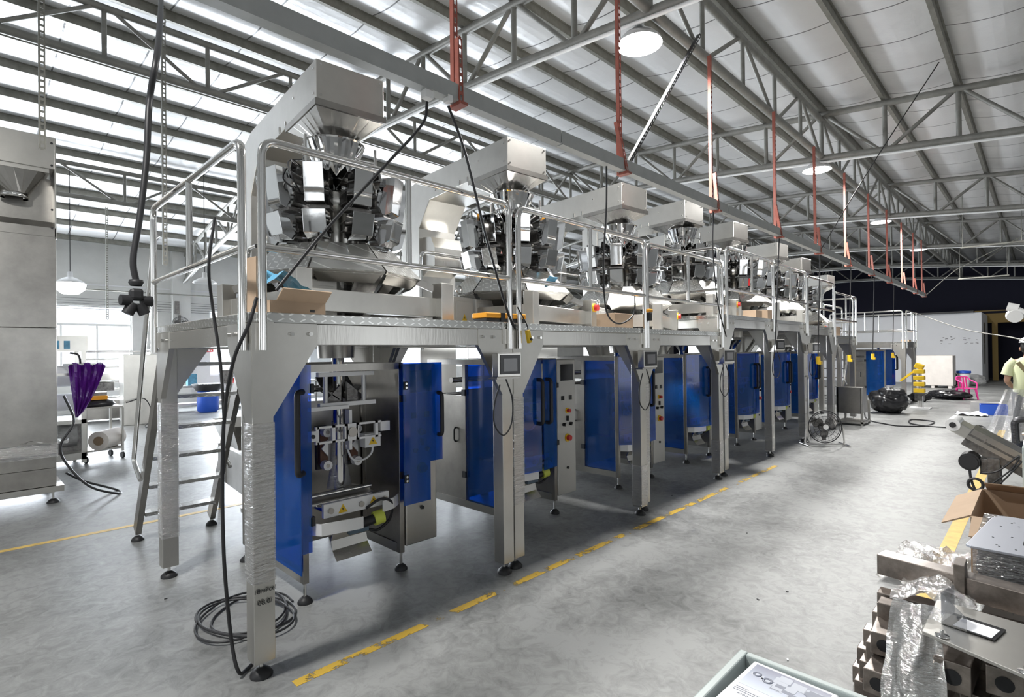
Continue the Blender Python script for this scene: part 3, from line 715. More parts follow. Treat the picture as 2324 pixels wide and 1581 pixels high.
        act = MB().cbox(Pt(.30,0,.88),(.12,.10,.10),rotz).cbox(Pt(.31,.0,.66),(.10,.07,.12),rotz)
        for dz in (.83,.90,.64,.70): act.cyl(Pt(.25,.05,dz),Pt(.38,.06,dz),.008,6).cyl(Pt(.25,-.05,dz),Pt(.38,-.06,dz),.008,6)
        act.build('actuator','darkmech',t)
    # infeed funnel with stand
    fv = []; nf = 48
    for (r_,z_) in [(.12,1.05),(.125,1.10),(.215,1.33),(.222,1.34),(.215,1.345),(.20,1.325),(.115,1.10)]:
        for k in range(nf): q = r_*(1+.022*(k%2)); fv.append((q*math.cos(2*PI*k/nf), q*math.sin(2*PI*k/nf), z_))
    MB().add(fv,[(i*nf+k,i*nf+(k+1)%nf,(i+1)*nf+(k+1)%nf,(i+1)*nf+k) for i in range(6) for k in range(nf)]).build('infeed_funnel','mirror',t)
    for a in (R(200),R(320),R(80)):
        x,y = .30*math.cos(a), .30*math.sin(a)
        MB().cyl((x,y,.90),(x,y,1.32),.011,8).cyl((x,y,1.22),(x*.6,y*.6,1.24),.008,8).build('funnel_stand','tube',t)
    MB().tube(smooth_path([(-.33,-.12,.9),(-.42,-.18,.98),(-.40,-.10,1.10),(-.30,-.10,1.14),(-.29,-.10,1.2)],5),.006,6).build('sensor_cable','cable',t)
    return t
WG = [weigher((1.955,3.775,Z1), 'multihead weigher with mirror-bright buckets on the nearest platform', R(3))]
WX = [3.86, 5.83, 7.60, 9.55, 11.35, 13.2]; WZ = [Z1,Z1,2.10,2.10,2.06,1.90]
wl = ['on the second platform, light blue film stuck on its skirt','on the third platform, beside the brown carton','on the fourth, higher platform','on the fifth platform, with a red bucket front','on the sixth platform','on the seventh platform']
WB = weigher((WX[0],3.78,WZ[0]), 'multihead weigher '+wl[0], R(11), var=1); WG.append(WB)
for k in range(1,6):
    WG.append(dup(WB, (WX[k],3.78+.03*k,WZ[k]), R([11,20,8,30,14,25][k]), 'multihead weigher '+wl[k]))
dup(WB, (16.0,4.85,1.85), R(12), 'multihead weigher on the set-back platform behind the black bin bag')
MB().cbox((-.12,-.505,.435),(.16,.004,.10),Matrix.Rotation(R(43),3,'X')).build('film_patch','blue_pale',WG[1])
MB().cbox((-.47,-.14,.66),(.012,.09,.12)).build('red_front','red',WG[4])
# ================================================================ BUCKET ELEVATORS
def elevator(loc, label, zb, rz=R(-5), group='bucket elevators feeding the weighers', h=.27):
    """local origin = below the head's spout; head box bottom at zb"""
    t = thing('bucket_elevator', label, 'elevator', loc, rz, group=group)
    ht = zb+h
    # head casing sloping into a vertical leg
    MB().prism([(-.25,zb),(-.25,ht),(1.30,ht),(1.75,ht-.10),(1.75,.55),(1.35,.55),(1.35,zb-.30),(1.12,zb-.02),(.35,zb)],'x',-.25,.25).build('casing','steel_matt',t,bevel=.004)
    MB().box(-.262,.262,-.262,.36,zb-.045,zb-.0).build('spout_collar','steel_dull',t)
    n = 24; ring = []; base = []
    for k in range(n):
        a = 2*PI*k/n; ring.append((.13*math.cos(a), .05+.13*math.sin(a), zb-.17))
        c_, s_ = math.cos(a), math.sin(a); q = max(abs(c_),abs(s_)); base.append((.25*c_/q, .05+.29*s_/q, zb-.045))
    MB().add(base+ring,[(k,(k+1)%n,(k+1)%n+n,k+n) for k in range(n)]).build('spout','steel',t)
    MB().lathe((0,.05,0),[(.128,zb-.20),(.136,zb-.20),(.136,zb-.165),(.128,zb-.165)],24).build('spout_ring','tube',t)
    c = MB().prism([(1.10,zb-.55),(1.10,zb-.75),(1.35,zb-.85),(1.35,zb-.40),(1.18,zb-.42)],'x',-.20,.20).build('inspection_chute','steel',t)
    for (y,z) in ((-.2,.05),(-.2,h-.05),(.2,h*.6),(1.0,.06)):
        MB().cyl((-.25,y,zb+z),(-.256,y,zb+z),.008,8).build('rivet','tube',t)
    for x in (-.22,.22):
        for z in (.03,h-.03): MB().cyl((x,-.25,zb+z),(x,-.256,zb+z),.008,8).build('rivet','tube',t)
    for y in (.38,.52): MB().box(-.256,-.25,y,y+.015,zb-.0,zb+.05).build('latch','tube',t)
    # infeed at the foot
    MB().frust((-.30,.30,1.85,2.75),.95,(-.22,.22,1.95,2.6),.70,True).build('feed_tray','steel',t,solid=.006)
    MB().box(-.22,.22,1.36,2.62,.28,.66).build('foot_casing','steel_dull',t)
    for x in (-.25,.25):
        for y in (1.4,2.6): MB().box(x-.02,x+.02,y-.02,y+.02,0,.70).build('leg','steel_dull',t)
    MB().box(-.24,.24,1.80,1.84,.12,.16).build('foot_bar','steel_dull',t)
    return t
E0 = elevator((1.955,3.72,0), 'inclined bucket elevator head and leg feeding the nearest weigher', 3.385)
el = [((3.83,3.76),'second weigher, head end bright white',0),((5.78,3.78),'third weigher',.0),((7.62,3.9),'fourth weigher, spout hanging clear',.17),((9.35,3.9),'fifth weigher',.14),((11.6,3.95),'sixth weigher',.10),((13.3,4.0),'seventh weigher',.0)]
for (x,y),l,dz in el:
    dup(E0,(x,y,dz),R(-5),'bucket elevator with a square head box, feeding the '+l)
dup(E0,(16.5,4.3,-.05),R(-5),'bucket elevator feeding the set-back platform behind the black bin bag')
# ---- touch panels on the posts
def hmi(loc, rz, label):
    t = thing('touch_screen_panel', label, 'touch screen', loc, rz, group='touch screen boxes on the platform posts')
    MB().box(-.10,.10,-.04,.04,-.085,.085).build('housing','steel',t,bevel=.006)
    MB().box(-.085,.085,-.046,-.04,-.065,.07).build('bezel','black_gloss',t); MB().box(-.058,.058,-.048,-.046,-.045,.045).build('display','screen',t)
    MB().frust((-.10,.10,-.02,.10),-.10,(-.10,.10,-.02,.04),-.085).build('bracket','steel_dull',t)
    MB().box(-.02,.02,.04,.13,-.06,.06).build('mount','steel_dull',t)
    MB().tube(smooth_path([(.0,.02,-.09),(.06,.02,-.25),(.05,.02,-.42),(-.02,.02,-.50),(-.09,.03,-.42),(-.09,.03,-.28),(-.04,.03,-.14)],6),.0055,8).build('cable_loop','cable',t)
    return t
h0 = hmi((2.70,2.71,1.555), R(-9), 'touch screen box on the nearest platform\'s right post')
dup(h0,(4.70,2.76,1.56),R(-9),'touch screen box on the second platform\'s right post')
dup(h0,(6.66,2.80,1.56),R(-14),'touch screen box on the third platform\'s right post')
dup(h0,(8.62,2.84,1.70),R(-20),'touch screen box on the fourth platform\'s right post')
dup(h0,(10.5,2.86,1.65),R(-20),'touch screen box on the fifth platform\'s right post')
# ================================================================ OVERHEAD BUSBAR + HANGERS
TY, TZ = 2.70, 3.33
b = thing('busbar_duct','long grey overhead power duct running above the platform rails','power duct',(0,TY,TZ))
for k in range(8):
    x0 = -3+3.15*k; x1 = min(x0+3.14, 22)
    MB().box(x0,x1,-.03,.03,-.05,.05).box(x0,x1,-.038,.038,-.062,-.05).build('duct_section','duct',b)
MB().cbox((2.02,-.0,-.08),(.06,.05,.06)).build('tap_off_box','white',b); MB().cbox((2.17,-.02,-.07),(.035,.05,.04)).build('tap_off_box','white',b)
def slotted(mb, a, bb, w_=.035):
    a, bb = Vector(a), Vector(bb); d = (bb-a); L = d.length; d.normalize(); s_ = Vector((0,1,0)) if abs(d.y) < .9 else Vector((1,0,0)); s_ = (s_-d*s_.dot(d)).normalized()
    e = d.cross(s_).normalized(); n = max(2,int(L/.06))
    # two side strips, ladder bridges between the slots, and one flange
    for q in (-1,1): mb.bar(a+e*q*w_*.38, bb+e*q*w_*.38, .003, w_*.26, up=tuple(e))
    for k in range(n+1):
        p = a+d*(L*k/n); mb.bar(p-d*.012, p+d*.012, .003, w_*.55, up=tuple(e))
    mb.bar(a+e*w_*.5+s_*w_*.5, bb+e*w_*.5+s_*w_*.5, w_, .003, up=tuple(e))
HX = [2.26,4.22,6.16,8.30,10.25,12.25,14.3,16.3,18.3,20.2,21.8]
for i,x in enumerate(HX):
    t = thing('slotted_hanger','red slotted angle hanger carrying the overhead power duct, %s from the camera'%ORD[i],'hanger',(x,TY,TZ),group='slotted angle hangers')
    top = ct(TY)-DB-TZ
    slotted(mb := MB(), (.03,.045,-.07),(.03,.045,top)); mb.build('upright','red_angle',t)
    slotted(mb := MB(), (-.0,-.045,-.07),(-.08 if i%2 else .03,-.0,.38)); mb.build('side_strap','red_angle',t)
    MB().box(-.02,.04,-.06,.06,-.085,-.065).build('saddle','red_angle',t)
    if i == 1:
        slotted(mb := MB(), (.08,.03,-.02),(1.65,.02,top+.1)); mb.build('diagonal_brace','cable',t)
# hanging thin angle irons seen at the left
for p, l, z1, lab in [((.55,7.0),1.9,5.6,'thin slotted strip hanging from the roof over the left machine'),((1.95,8.6),2.7,5.6,'slotted strip hanging behind the nearest platform rail'),((2.6,17.2),1.9,4.5,'slotted strip hanging down the left wall')]:
    slotted(mb := MB(), (p[0],p[1],z1-l),(p[0],p[1],zc(p[1])-.02),.05)
    tag(mb.build('hanging_strip','galv'), lab, 'strip')
# cables
def cable(pts, label, r=.010, name='power_cable', m='cable', n=8, grp=None):
    return tag(MB().tube(smooth_path(pts,n),r,8).build(name,m), label, 'cable', grp)
cable([(2.02,2.70,3.20),(1.98,2.70,3.05),(1.72,2.70,2.74),(1.35,2.72,2.30),(1.10,2.74,1.97)], 'thick black cable sloping from the power duct to the nearest rail post', .009)
cable([(2.17,2.68,3.22),(2.33,2.70,2.95),(2.52,2.72,2.45),(2.75,2.76,1.97),(2.86,2.78,1.82)], 'black cable dropping from the power duct to the joint of the first two platforms', .009)
cable([(3.95,2.70,3.26),(3.97,2.72,2.9),(4.0,2.78,2.4),(4.1,2.82,2.0),(4.35,2.85,1.90),(4.6,2.85,2.0),(4.6,2.83,2.2)], 'black cable dropping onto the second platform beside the carton', .008)
cable([(6.1,2.70,3.24),(6.12,2.72,2.8),(6.3,2.75,2.2),(6.6,2.78,1.8)], 'black cable dropping from the duct over the third platform', .008)
cable([(8.3,2.70,3.24),(8.32,2.74,2.6),(8.4,2.8,1.9),(8.45,2.85,1.5)], 'black cable dropping from the duct by the fourth platform', .009)
for i,x in enumerate((10.3,12.4,14.5,16.8)):
    tag(MB().cyl((x,TY,3.24),(x,TY+.05,1.5),.009,6).build('power_cable','cable'), 'black cable hanging straight down from the duct by the %s platform'%(['fifth','sixth','seventh','set-back'][i]), 'cable')
    q = thing('yellow_plug','yellow plug hanging on the cable by the %s platform'%(['fifth','sixth','seventh','set-back'][i]),'plug',(x,TY+.05,1.42)); MB().cyl((0,0,-.05),(0,0,.08),.035,12).build('plug_body','yellow',q); MB().cbox((0,-.03,-.03),(.10,.05,.05)).build('plug_wing','yellow',q)
# thick cable with a three-way socket
cable([(1.62,7.2,6.0),(.98,4.45,3.9),(.90,4.35,3.4),(.88,4.35,3.0),(.84,4.35,2.6),(.80,4.35,2.3),(.815,4.35,2.15)], 'thick black cable hanging at the left with a socket block on its end', .020)
t = thing('socket_block','black three-way industrial socket block hanging at the left','socket',(.815,4.35,2.02))
MB().lathe((0,0,0),[(.035,.10),(.045,.12),(.04,.14),(.015,.145)],16).build('cable_gland','black',t)
MB().cbox((0,0,.04),(.08,.08,.08)).build('socket_body','black',t,bevel=.02)
for a,b in (((-.03,0,.0),(-.09,-.01,.0)),((.03,0,.0),(.09,.01,.0)),((-.015,0,-.02),(-.05,0,-.09)),((.015,0,-.02),(.05,0,-.09))): MB().cyl(a,b,.036,16).build('socket_outlet','black',t)
# cable bundle by the near post, coil on floor
cable([(1.02,2.78,1.93),(.98,2.77,1.80),(.93,2.84,1.62),(.915,2.93,1.35),(.915,2.97,1.0),(.92,2.97,.6),(.95,2.97,.2),(.97,2.93,.04),(1.03,2.98,.010),(1.15,3.1,.010),(1.2,3.3,.010)], 'black cable hanging down beside the nearest platform leg', .009)
cable([(.90,3.0,2.35),(.87,3.0,2.1),(.9,3.05,1.9),(.92,3.0,1.6),(.925,2.965,1.3)], 'thin black cable looped over the side rail of the nearest platform', .008)
pts = []
for k in range(70):
    a = k*2*PI/17; r = .30+.035*math.sin(k*.9)+.05*math.cos(k*.31); pts.append((1.24+r*.80*math.cos(a)+.03*math.sin(k*.23), 3.56+r*1.0*math.sin(a), .010+.006*(k//17)))
cable(pts,'coil of black cable lying on the floor behind the nearest platform leg', .007, 'cable_coil', n=3)
# ================================================================ THINGS ON THE PLATFORMS
t = thing('cardboard_box','open cardboard box with blue film on the nearest platform, behind the corner rail','cardboard box',(1.30,3.06,Z1),R(8))
MB().box(-.17,.17,-.10,.12,0,.075).build('box_body','card',t); MB().prism([(-.10,.075),(-.165,.135),(-.16,.14),(-.095,.08)],'x',-.13,.17).build('flap','card',t)
MB().box(.07,.10,-.101,-.10,.02,.035).build('printed_mark','black',t)
def crumple(x0,x1,y0,y1,zf,amp,m,name,par=None,n=16,seed=0,sc=9,bend=None):
    vs = []
    for j in range(n+1):
        for i in range(n+1):
            x = x0+(x1-x0)*i/n; y = y0+(y1-y0)*j/n
            p = Vector((x*sc+seed,y*sc,seed)); d = noise.noise_vector(p)*amp
            vs.append((x+d.x*.6, y+d.y*.6, zf(x,y)+abs(d.z)))
    fs = [(j*(n+1)+i,j*(n+1)+i+1,(j+1)*(n+1)+i+1,(j+1)*(n+1)+i) for j in range(n) for i in range(n)]
    return MB().add(vs,fs).build(name,m,par)
crumple(-.17,.20,-.06,.13,lambda x,y:.10+.13*math.exp(-((x+.05)/.12)**2),.04,'blue_pale','plastic_liner',t,14,3,12)
MB().box(-.18,-.14,.02,.2,0,.32).build('side_flap','card',t)
t = thing('tool_case','yellow and black tool case lying on the deck at the first platform joint','case',(2.90,2.965,Z1),R(-3))
MB().box(-.20,.20,-.06,.10,.002,.035).build('case_base','black',t,bevel=.006); MB().box(-.205,.205,-.065,.105,.036,.075).build('case_lid','orange',t,bevel=.008)
MB().box(-.06,-.02,-.07,-.06,.01,.075).build('latch','black',t); MB().box(.10,.14,-.07,-.06,.01,.07).build('latch','black',t)
t = thing('cardboard_box','closed brown carton on the second platform beside the rail posts','cardboard box',(4.66,3.06,Z1),0)
MB().box(-.19,.14,-.08,.14,0,.15).build('box_body','card',t,bevel=.003); MB().box(-.19,.14,-.02,.03,.1501,.1515).build('tape','card_dark',t)
t = thing('pendant_control','small yellow push-button pendant hanging at the first platform joint','pendant control',(2.985,2.76,1.76),0)
MB().cbox((0,0,0),(.035,.03,.10),Matrix.Rotation(R(-14),3,'Y')).build('control_body','yellow',t,bevel=.006); MB().cyl((.01,-.016,-.02),(.01,-.022,-.02),.012,12).build('push_button','black',t); MB().tube(smooth_path([(0,0,.045),(-.015,.01,.10),(-.075,.04,.22)],5),.005,6).build('cord','cable',t)
t = thing('power_connector','orange and black connector block hanging on the rail at the second joint','connector',(4.80,2.80,1.98),0)
MB().cbox((0,0,0),(.06,.05,.08)).build('connector_body','black',t,bevel=.008); MB().cbox((-.01,-.01,.06),(.07,.05,.03)).build('connector_cap','orange',t,bevel=.006)
def deck_carton(x,y,z,w_,h,lab): tag(MB().box(x,x+w_,y,y+.2,z,z+h).build('cardboard_box','card',bevel=.003),lab,'cardboard box')
deck_carton(8.35,3.06,2.10,.25,.13,'flat brown carton on the fourth platform by its rail post')
deck_carton(8.95,3.10,2.10,.22,.16,'pale brown carton on the fifth platform')
deck_carton(13.0,3.12,1.90,.35,.2,'brown carton on the seventh platform')
tag(MB().box(19.9,20.3,2.85,3.05,1.80,1.86).build('wooden_board','card'),'orange-brown board lying on the far ladder platform','board')
# ================================================================ LEFT: tall hopper machine, back-left machines
t = thing('hopper_machine','tall stainless hopper machine cut by the left edge','machine',(0,7.95,0))
MB().box(-.75,.735,0,.9,.66,1.97).box(-.75,.735,0,.9,1.975,3.0).build('casing','steel_dull',t,bevel=.004)
MB().prism([(0,3.0),(0,3.10),(.30,3.22),(.30,3.72),(.9,3.72),(.9,3.0)],'x',-.75,.735).build('hopper_back','steel_dull',t)
MB().prism([(0,2.98),(.0,4.12),(.9,4.12),(.9,2.98)],'x',.725,.74).build('side_sheet','steel_matt',t)
MB().box(-.15,.725,-.02,.88,3.76,4.12).build('head_box','steel_matt',t,bevel=.004)
n = 28; base = []; ring = []
for k in range(n):
    a = 2*PI*k/n; c_,s_ = math.cos(a), math.sin(a); q = max(abs(c_),abs(s_)); base.append((.30+.36*c_/q,.34+.33*s_/q,3.72)); ring.append((.40+.12*c_,.20+.12*s_,3.47))
MB().add(base+ring,[(k,(k+1)%n,(k+1)%n+n,k+n) for k in range(n)]).build('spout','steel_dull',t)
MB().box(-.08,.68,0,.7,3.715,3.76).build('collar','steel_matt',t)
MB().lathe((.40,.20,0),[(.118,3.42),(.126,3.42),(.126,3.475),(.118,3.475)],28).build('spout_ring','tube',t)
MB().box(-.75,.73,-.01,.88,.56,.66).build('lower_band','steel_matt',t,bevel=.003)
MB().box(-.75,.725,.0,.88,.40,.555).box(-.75,.725,0.0,.88,.20,.395).build('base_panel','steel_dull',t)
MB().box(-.75,.79,-.03,.9,.13,.195).build('base_rail','steel',t)
MB().box(-.765,.74,-.014,.0,.52,.68).build('stretch_wrap','wrap',t)
crumple(.45,.80,-.03,.12,lambda x,y:.66,.09,'foilwrap','crumpled_wrap',t,18,5,14)
for x in (-.6,.70):
    for y in (.05,.8): leg_foot(t,x,y,.06,.13)
for z in (3.1,3.3,3.8,4.05): MB().cyl((.70,-.02,z),(.70,-.028,z),.012,8).build('bolt','black',t)
cable([(.80,8.0,1.2),(.88,7.95,.9),(.76,7.9,.66),(.80,7.9,.45),(1.0,7.8,.16),(1.28,7.85,.012),(1.30,8.1,.012),(1.0,8.15,.16),(.82,8.1,.3)],'black cable looping to the floor beside the tall hopper machine',.013)
# machine with film rolls behind it
t = thing('film_machine','slim film-roll machine with light blue windows behind the tall hopper machine','machine',(.98,10.3,0))
for x in (-.12,.25):
    for y in (0,.7): MB().box(x,x+.06,y,y+.06,.05,1.80).build('post','steel_matt',t)
MB().box(-.14,.33,-.02,.76,1.72,1.95).build('head_box','steel_matt',t); MB().box(-.10,.0,-.03,-.02,1.76,1.88).box(.05,.12,-.03,-.02,1.76,1.88).build('blue_window','blue_pale',t)
MB().cyl((-.10,.35,1.35),(.22,.35,1.35),.16,20).build('film_roll','paper',t); MB().cyl((-.10,.35,.95),(.22,.35,.95),.13,20).build('film_roll','paper',t)
MB().cyl((-.10,.3,.45),(.22,.3,.45),.18,20).build('film_roll','film',t)
for a_ in ((-.12,.31,.0,.76,.64,.70),(-.12,.31,0,.76,.10,.2),(-.12,.31,0,.06,1.36,1.40)): MB().box(*a_).build('cross_rail','steel_matt',t)
MB().box(-.1,.3,.3,.7,.2,.62).build('drive_unit','darkmech',t)
MB().tube(smooth_path([(.12,-.02,1.70),(.22,-.04,1.66),(.24,0,1.45),(.22,.05,1.2)],5),.014,8).build('hose','cable',t)
# purple film
vs = []; nseg = 14
for j in range(11):
    z = 1.50-.075*j; wd = .42*(1-j/10)**.75+.02
    for i in range(nseg+1):
        u_ = i/nseg; vs.append((1.06+.008*j+wd*u_, 10.1+.05*math.sin(u_*22+j*.4)*(1-j/12), z+ (.06*abs(math.sin(u_*PI*3)) if j == 0 else 0)))
fs = [(j*(nseg+1)+i,j*(nseg+1)+i+1,(j+1)*(nseg+1)+i+1,(j+1)*(nseg+1)+i) for j in range(10) for i in range(nseg)]
tag(MB().add(vs,fs).build('purple_film','purple',solid=.002),'purple film hanging in a pointed fold beside the film-roll machine','film')
MB().cyl((1.0,10.12,1.53),(1.45,10.12,1.53),.012,8).build('film_bar','tube',t).location = (-.98,-10.3,0)
# trolley
t = thing('trolley','small wheeled steel trolley with a film roll on its lower shelf','trolley',(1.50,10.75,0),R(15))
MB().box(-.26,.26,-.2,.2,.82,.85).build('top_shelf','steel_matt',t); MB().box(-.26,.26,-.2,.2,.16,.19).build('bottom_shelf','steel_matt',t)
for x in (-.25,.25):
    for y in (-.19,.19):
        MB().box(x-.015,x+.015,y-.015,y+.015,.12,.82).build('leg','steel_matt',t); MB().cyl((x-.015,y,.05),(x+.015,y,.05),.05,16).build('wheel','black',t)
t = thing('film_reel','thick brown-ended film roll resting on the trolley shelf','film roll',(1.62,10.66,.335),R(-35))
MB().cyl((0,-.30,0),(0,.22,0),.145,28).build('roll','wood',t); MB().cyl((0,-.303,0),(0,-.298,0),.07,20).build('core','card_dark',t)
t = thing('tool_bag','black bag with a red strip lying on the trolley','bag',(1.47,10.75,.85))
MB().lathe((0,0,0),[(.22,0),(.26,.03),(.22,.08),(.12,.12),(0,.13)],18,sy=.7).build('bag_body','bag',t); MB().cbox((.02,-.08,.14),(.22,.10,.06)).build('red_strip','orange',t); MB().box(-.13,.14,0,.16,.11,.22).build('dark_box','darkmech',t)
# roller machine
t = thing('roller_machine','long film-winding machine with rollers below the left window','machine',(2.35,16.6,0))
for x in (-.35,1.05):
    MB().box(x,x+.05,0,.7,0,1.80).build('side_plate','steel_matt',t)
for k in range(7): MB().cyl((-.33,.05+.08*(k%3),.62+.19*k),(1.08,.05+.08*(k%3),.62+.19*k),.028,10).build('roller','tube',t)
MB().box(-.32,1.05,.0,.3,1.05,1.22).build('centre_panel','steel_matt',t); MB().box(-.3,1.05,.0,.7,.08,.55).build('lower_cabinet','steel_dull',t)
MB().box(-.3,.3,.1,.5,.78,.98).box(.5,.9,.1,.5,.78,.9).build('drive_unit','darkmech',t)
tag(MB().box(2.62,3.35,15.4,15.9,0,1.68).build('steel_cabinet','steel_matt',bevel=.01),'plain stainless cabinet standing right of the roller machine','cabinet')
cable([(2.65,15.3,.55),(3.0,15.2,.62),(3.1,14.9,.2),(2.9,14.6,.012),(3.4,14.3,.012),(3.6,14.8,.012),(3.1,14.9,.012)],'thin black cables coiling on the floor by the plain cabinet',.012)
# barrel, benches
t = thing('blue_barrel','blue plastic barrel standing beyond the ladder','barrel',(4.93,17.2,0))
MB().lathe((0,0,0),[(.22,0),(.27,.05),(.28,.3),(.27,.55),(.25,.62),(0,.62)],24).build('barrel_body','blue_plastic',t)
t = thing('black_tray','shallow black tray piled with scraps on top of the blue barrel','tray',(4.93,17.2,.62))
MB().lathe((0,0,0),[(.30,.0),(.42,.18),(.40,.20),(.0,.14)],20).build('tray_body','black',t); crumple(-.3,.3,-.3,.3,lambda x,y:.15,.09,'foilwrap','scraps',t,10,2,8)
def bench(x,y,lab,cols):
    t = thing('work_bench',lab,'bench',(x,y,0)); MB().box(-.7,.7,-.3,.3,.70,.75).build('bench_top','grey_box',t)
    for a in (-.66,.62):
        for b_ in (-.27,.23): MB().box(a,a+.04,b_,b_+.04,0,.70).build('leg','darkmech',t)
    MB().box(-.6,.6,-.25,.25,.2,.24).build('shelf','wood',t)
    return t
bench(4.3,17.9,'cluttered grey work bench beyond the ladder, left of the blue barrel',0); bench(6.1,18.3,'grey work bench behind the blue barrel',0); bench(7.9,18.2,'grey work bench seen between the first two packing machines',0)
random.seed(11)
its = [((3.8,17.8,.75),(.2,.2,.25),'paper','white parts box at the left end of the left bench'),((4.3,17.85,.75),(.16,.16,.18),'orange','orange tub in the middle of the left bench'),((4.7,17.9,.75),(.24,.2,.34),'blue_pale','light blue bin at the right end of the left bench'),
       ((5.7,18.2,.75),(.2,.2,.42),'darkmech','dark machine part on the bench behind the barrel'),((6.1,18.3,.75),(.3,.2,.16),'red','red tool tray on the bench behind the barrel'),((6.5,18.3,.75),(.25,.2,.30),'blue_plastic','blue bin on the bench behind the barrel'),
       ((4.1,17.7,.24),(.3,.2,.22),'white','white pack on the lower shelf of the left bench'),((7.6,18.2,.75),(.35,.2,.5),'blue_plastic','tall blue crate on the bench between the packing machines'),((8.2,18.2,.75),(.4,.25,.5),'blue_pale','pale blue crate on the bench between the packing machines'),((6.0,18.2,.24),(.5,.3,.25),'wood','wooden crate under the bench behind the barrel')]
for c,d,m_,lab in its:
    tag(MB().box(c[0]-d[0]/2,c[0]+d[0]/2,c[1]-d[1]/2,c[1]+d[1]/2,c[2],c[2]+d[2]).build(['parts_bin','storage_box'][len(lab)%2],m_,bevel=.01),lab,'box')
# wall fittings
t = thing('red_sign','small red sign on the left wall above the benches','sign',(5.72,YW-.012,1.79)); MB().box(-.13,.13,0,.01,-.05,.05).build('sign_board','red',t); MB().box(-.02,.04,-.002,0,-.03,.03).box(.06,.09,-.002,0,-.02,.02).build('sign_mark','white',t)
t = thing('wall_fan','round black fan mounted on the left wall pillar','fan',(4.80,YW-.42,2.62))
def fan_parts(t, r, blades='darkmech'):
    mb = MB()
    for rr in [r*.35,r*.65,r*.9,r]: mb.tube([(rr*math.cos(a),0.03*(1-rr/r),rr*math.sin(a)) for a in [i*PI/16 for i in range(33)]],.004 if rr < r else .008,6,False)
    for k in range(24): a = k*PI/12; mb.cyl((.1*r*math.cos(a),-.03,.1*r*math.sin(a)),(r*math.cos(a),0,r*math.sin(a)),.002,4)
    mb.build('guard_cage','black',t)
    for k in range(3):
        a0 = k*2*PI/3+.5; vs = []
        for i in range(7):
            f = i/6; ww = (.25+.55*math.sin(PI*min(1,f*1.15+.05)))*.9
            rr = r*(.12+.74*f)
            for q in (-1,1): vs.append((rr*math.cos(a0+q*ww), .03+q*.03, rr*math.sin(a0+q*ww)))
        MB().add(vs,[(2*i,2*i+1,2*i+3,2*i+2) for i in range(6)]).build('fan_blade',blades,t,solid=.003)
    MB().cyl((0,-.035,0),(0,-.02,0),r*.16,20).build('hub_cap','white',t); MB().cyl((0,.0,0),(0,.16,0),r*.2,20).build('motor','darkmech',t)
fan_parts(t,.24); MB().box(-.03,.03,.10,.15,-.1,.30).build('bracket','darkmech',t)
for k,z in enumerate((3.32,3.24,3.17,3.09,3.02)): tag(MB().cyl((.3,YW-.10,z),(9,YW-.10,z),.006,6).build('wall_wire','cable'),'wire strung along the left wall above the windows, %s from the top'%(['first','second','third','fourth','lowest'][k]),'wire','wires along the left wall')
tag(MB().cyl((-1,YW-.35,3.56),(9,YW-.35,3.56),.02,8).build('conduit_pipe','galv'),'grey conduit pipe running along the left wall over the wires','pipe')
tag(MB().box(4.66,4.78,YW-.37,YW-.29,2.95,3.35).build('insulator_rack','darkmech'),'dark insulator rack on the left wall pillar','rack')
# ================================================================ FAR OBJECTS
t = thing('floor_fan','round black floor fan on a low tube stand beside the seventh packing machine','fan',(10.15,2.62,.32),R(-50))
fan_parts(t,.27)
s_ = MB().tube(rounded([(-.30,.02,-.02),(-.32,.02,-.295),(.32,.02,-.295),(.30,.02,-.02)],.04),.014,10); s_.cyl((-.32,-.16,-.30),(-.32,.2,-.30),.014,8).cyl((.32,-.16,-.30),(.32,.2,-.30),.014,8).build('stand','tube',t)
t = thing('tube_stand','low stainless tube frame standing behind the floor fan','stand',(10.55,3.0,0),R(20))
MB().tube(rounded([(-.2,0,.01),(-.2,0,1.15),(.12,0,1.15),(.22,0,.01)],.06),.016,10).build('tube_frame','tube',t); MB().cyl((-.2,0,.72),(.15,0,.72),.014,8).build('cross_tube','tube',t)
def lump(loc, sx, sy, sz, label, m='bag', seed=1, name='bin_bag', flat=.0):
    vs = []; nu, nv = 64, 36
    for j in range(nv+1):
        ph = PI*j/nv
        for i in range(nu):
            th = 2*PI*i/nu; p = Vector((math.sin(ph)*math.cos(th),math.sin(ph)*math.sin(th),math.cos(ph)))
            k = 1.02+.22*noise.noise(p*1.7+Vector((seed,0,0)))-.16*abs(noise.noise(p*3.5+Vector((0,seed,0))))-.10*abs(noise.noise(p*8+Vector((0,seed,3))))
            q = p*k; vs.append((q.x*sx,q.y*sy,max(0,(q.z*.5+.46)*sz)))
    fs = [(j*nu+i,j*nu+(i+1)%nu,(j+1)*nu+(i+1)%nu,(j+1)*nu+i) for j in range(nv) for i in range(nu)]
    return tag(MB().add(vs,fs,True).build(name,m,loc=loc),label,'bag')
lump((16.2,2.75,0),.42,.42,.68,'big bulging black bin bag on the floor before the set-back platform',seed=2)
lump((21.7,2.1,0),.50,.55,.30,'flat slumped black bin bag beside the pink chair',seed=5)
lump((20.2,2.65,0),.22,.28,.28,'small dark bundle at the foot of the far ladder platform',seed=8)
t = thing('caution_machine','machine post wrapped in yellow and black packing, in front of the far ladder','machine',(18.0,2.36,0))
MB().box(-.3,.12,-.25,.2,.0,.03).build('base_plate','white_metal',t); MB().cyl((0,0,.03),(0,0,1.05),.05,12).build('column','steel_matt',t)
MB().cyl((-.25,-.1,.03),(-.25,-.1,.35),.012,8).build('tie_rod','tube',t)
for k in range(4): MB().box(-.13,.10,-.12,.12,.42+.17*k,.42+.17*k+.11).build('yellow_band','yellow',t,bevel=.015)
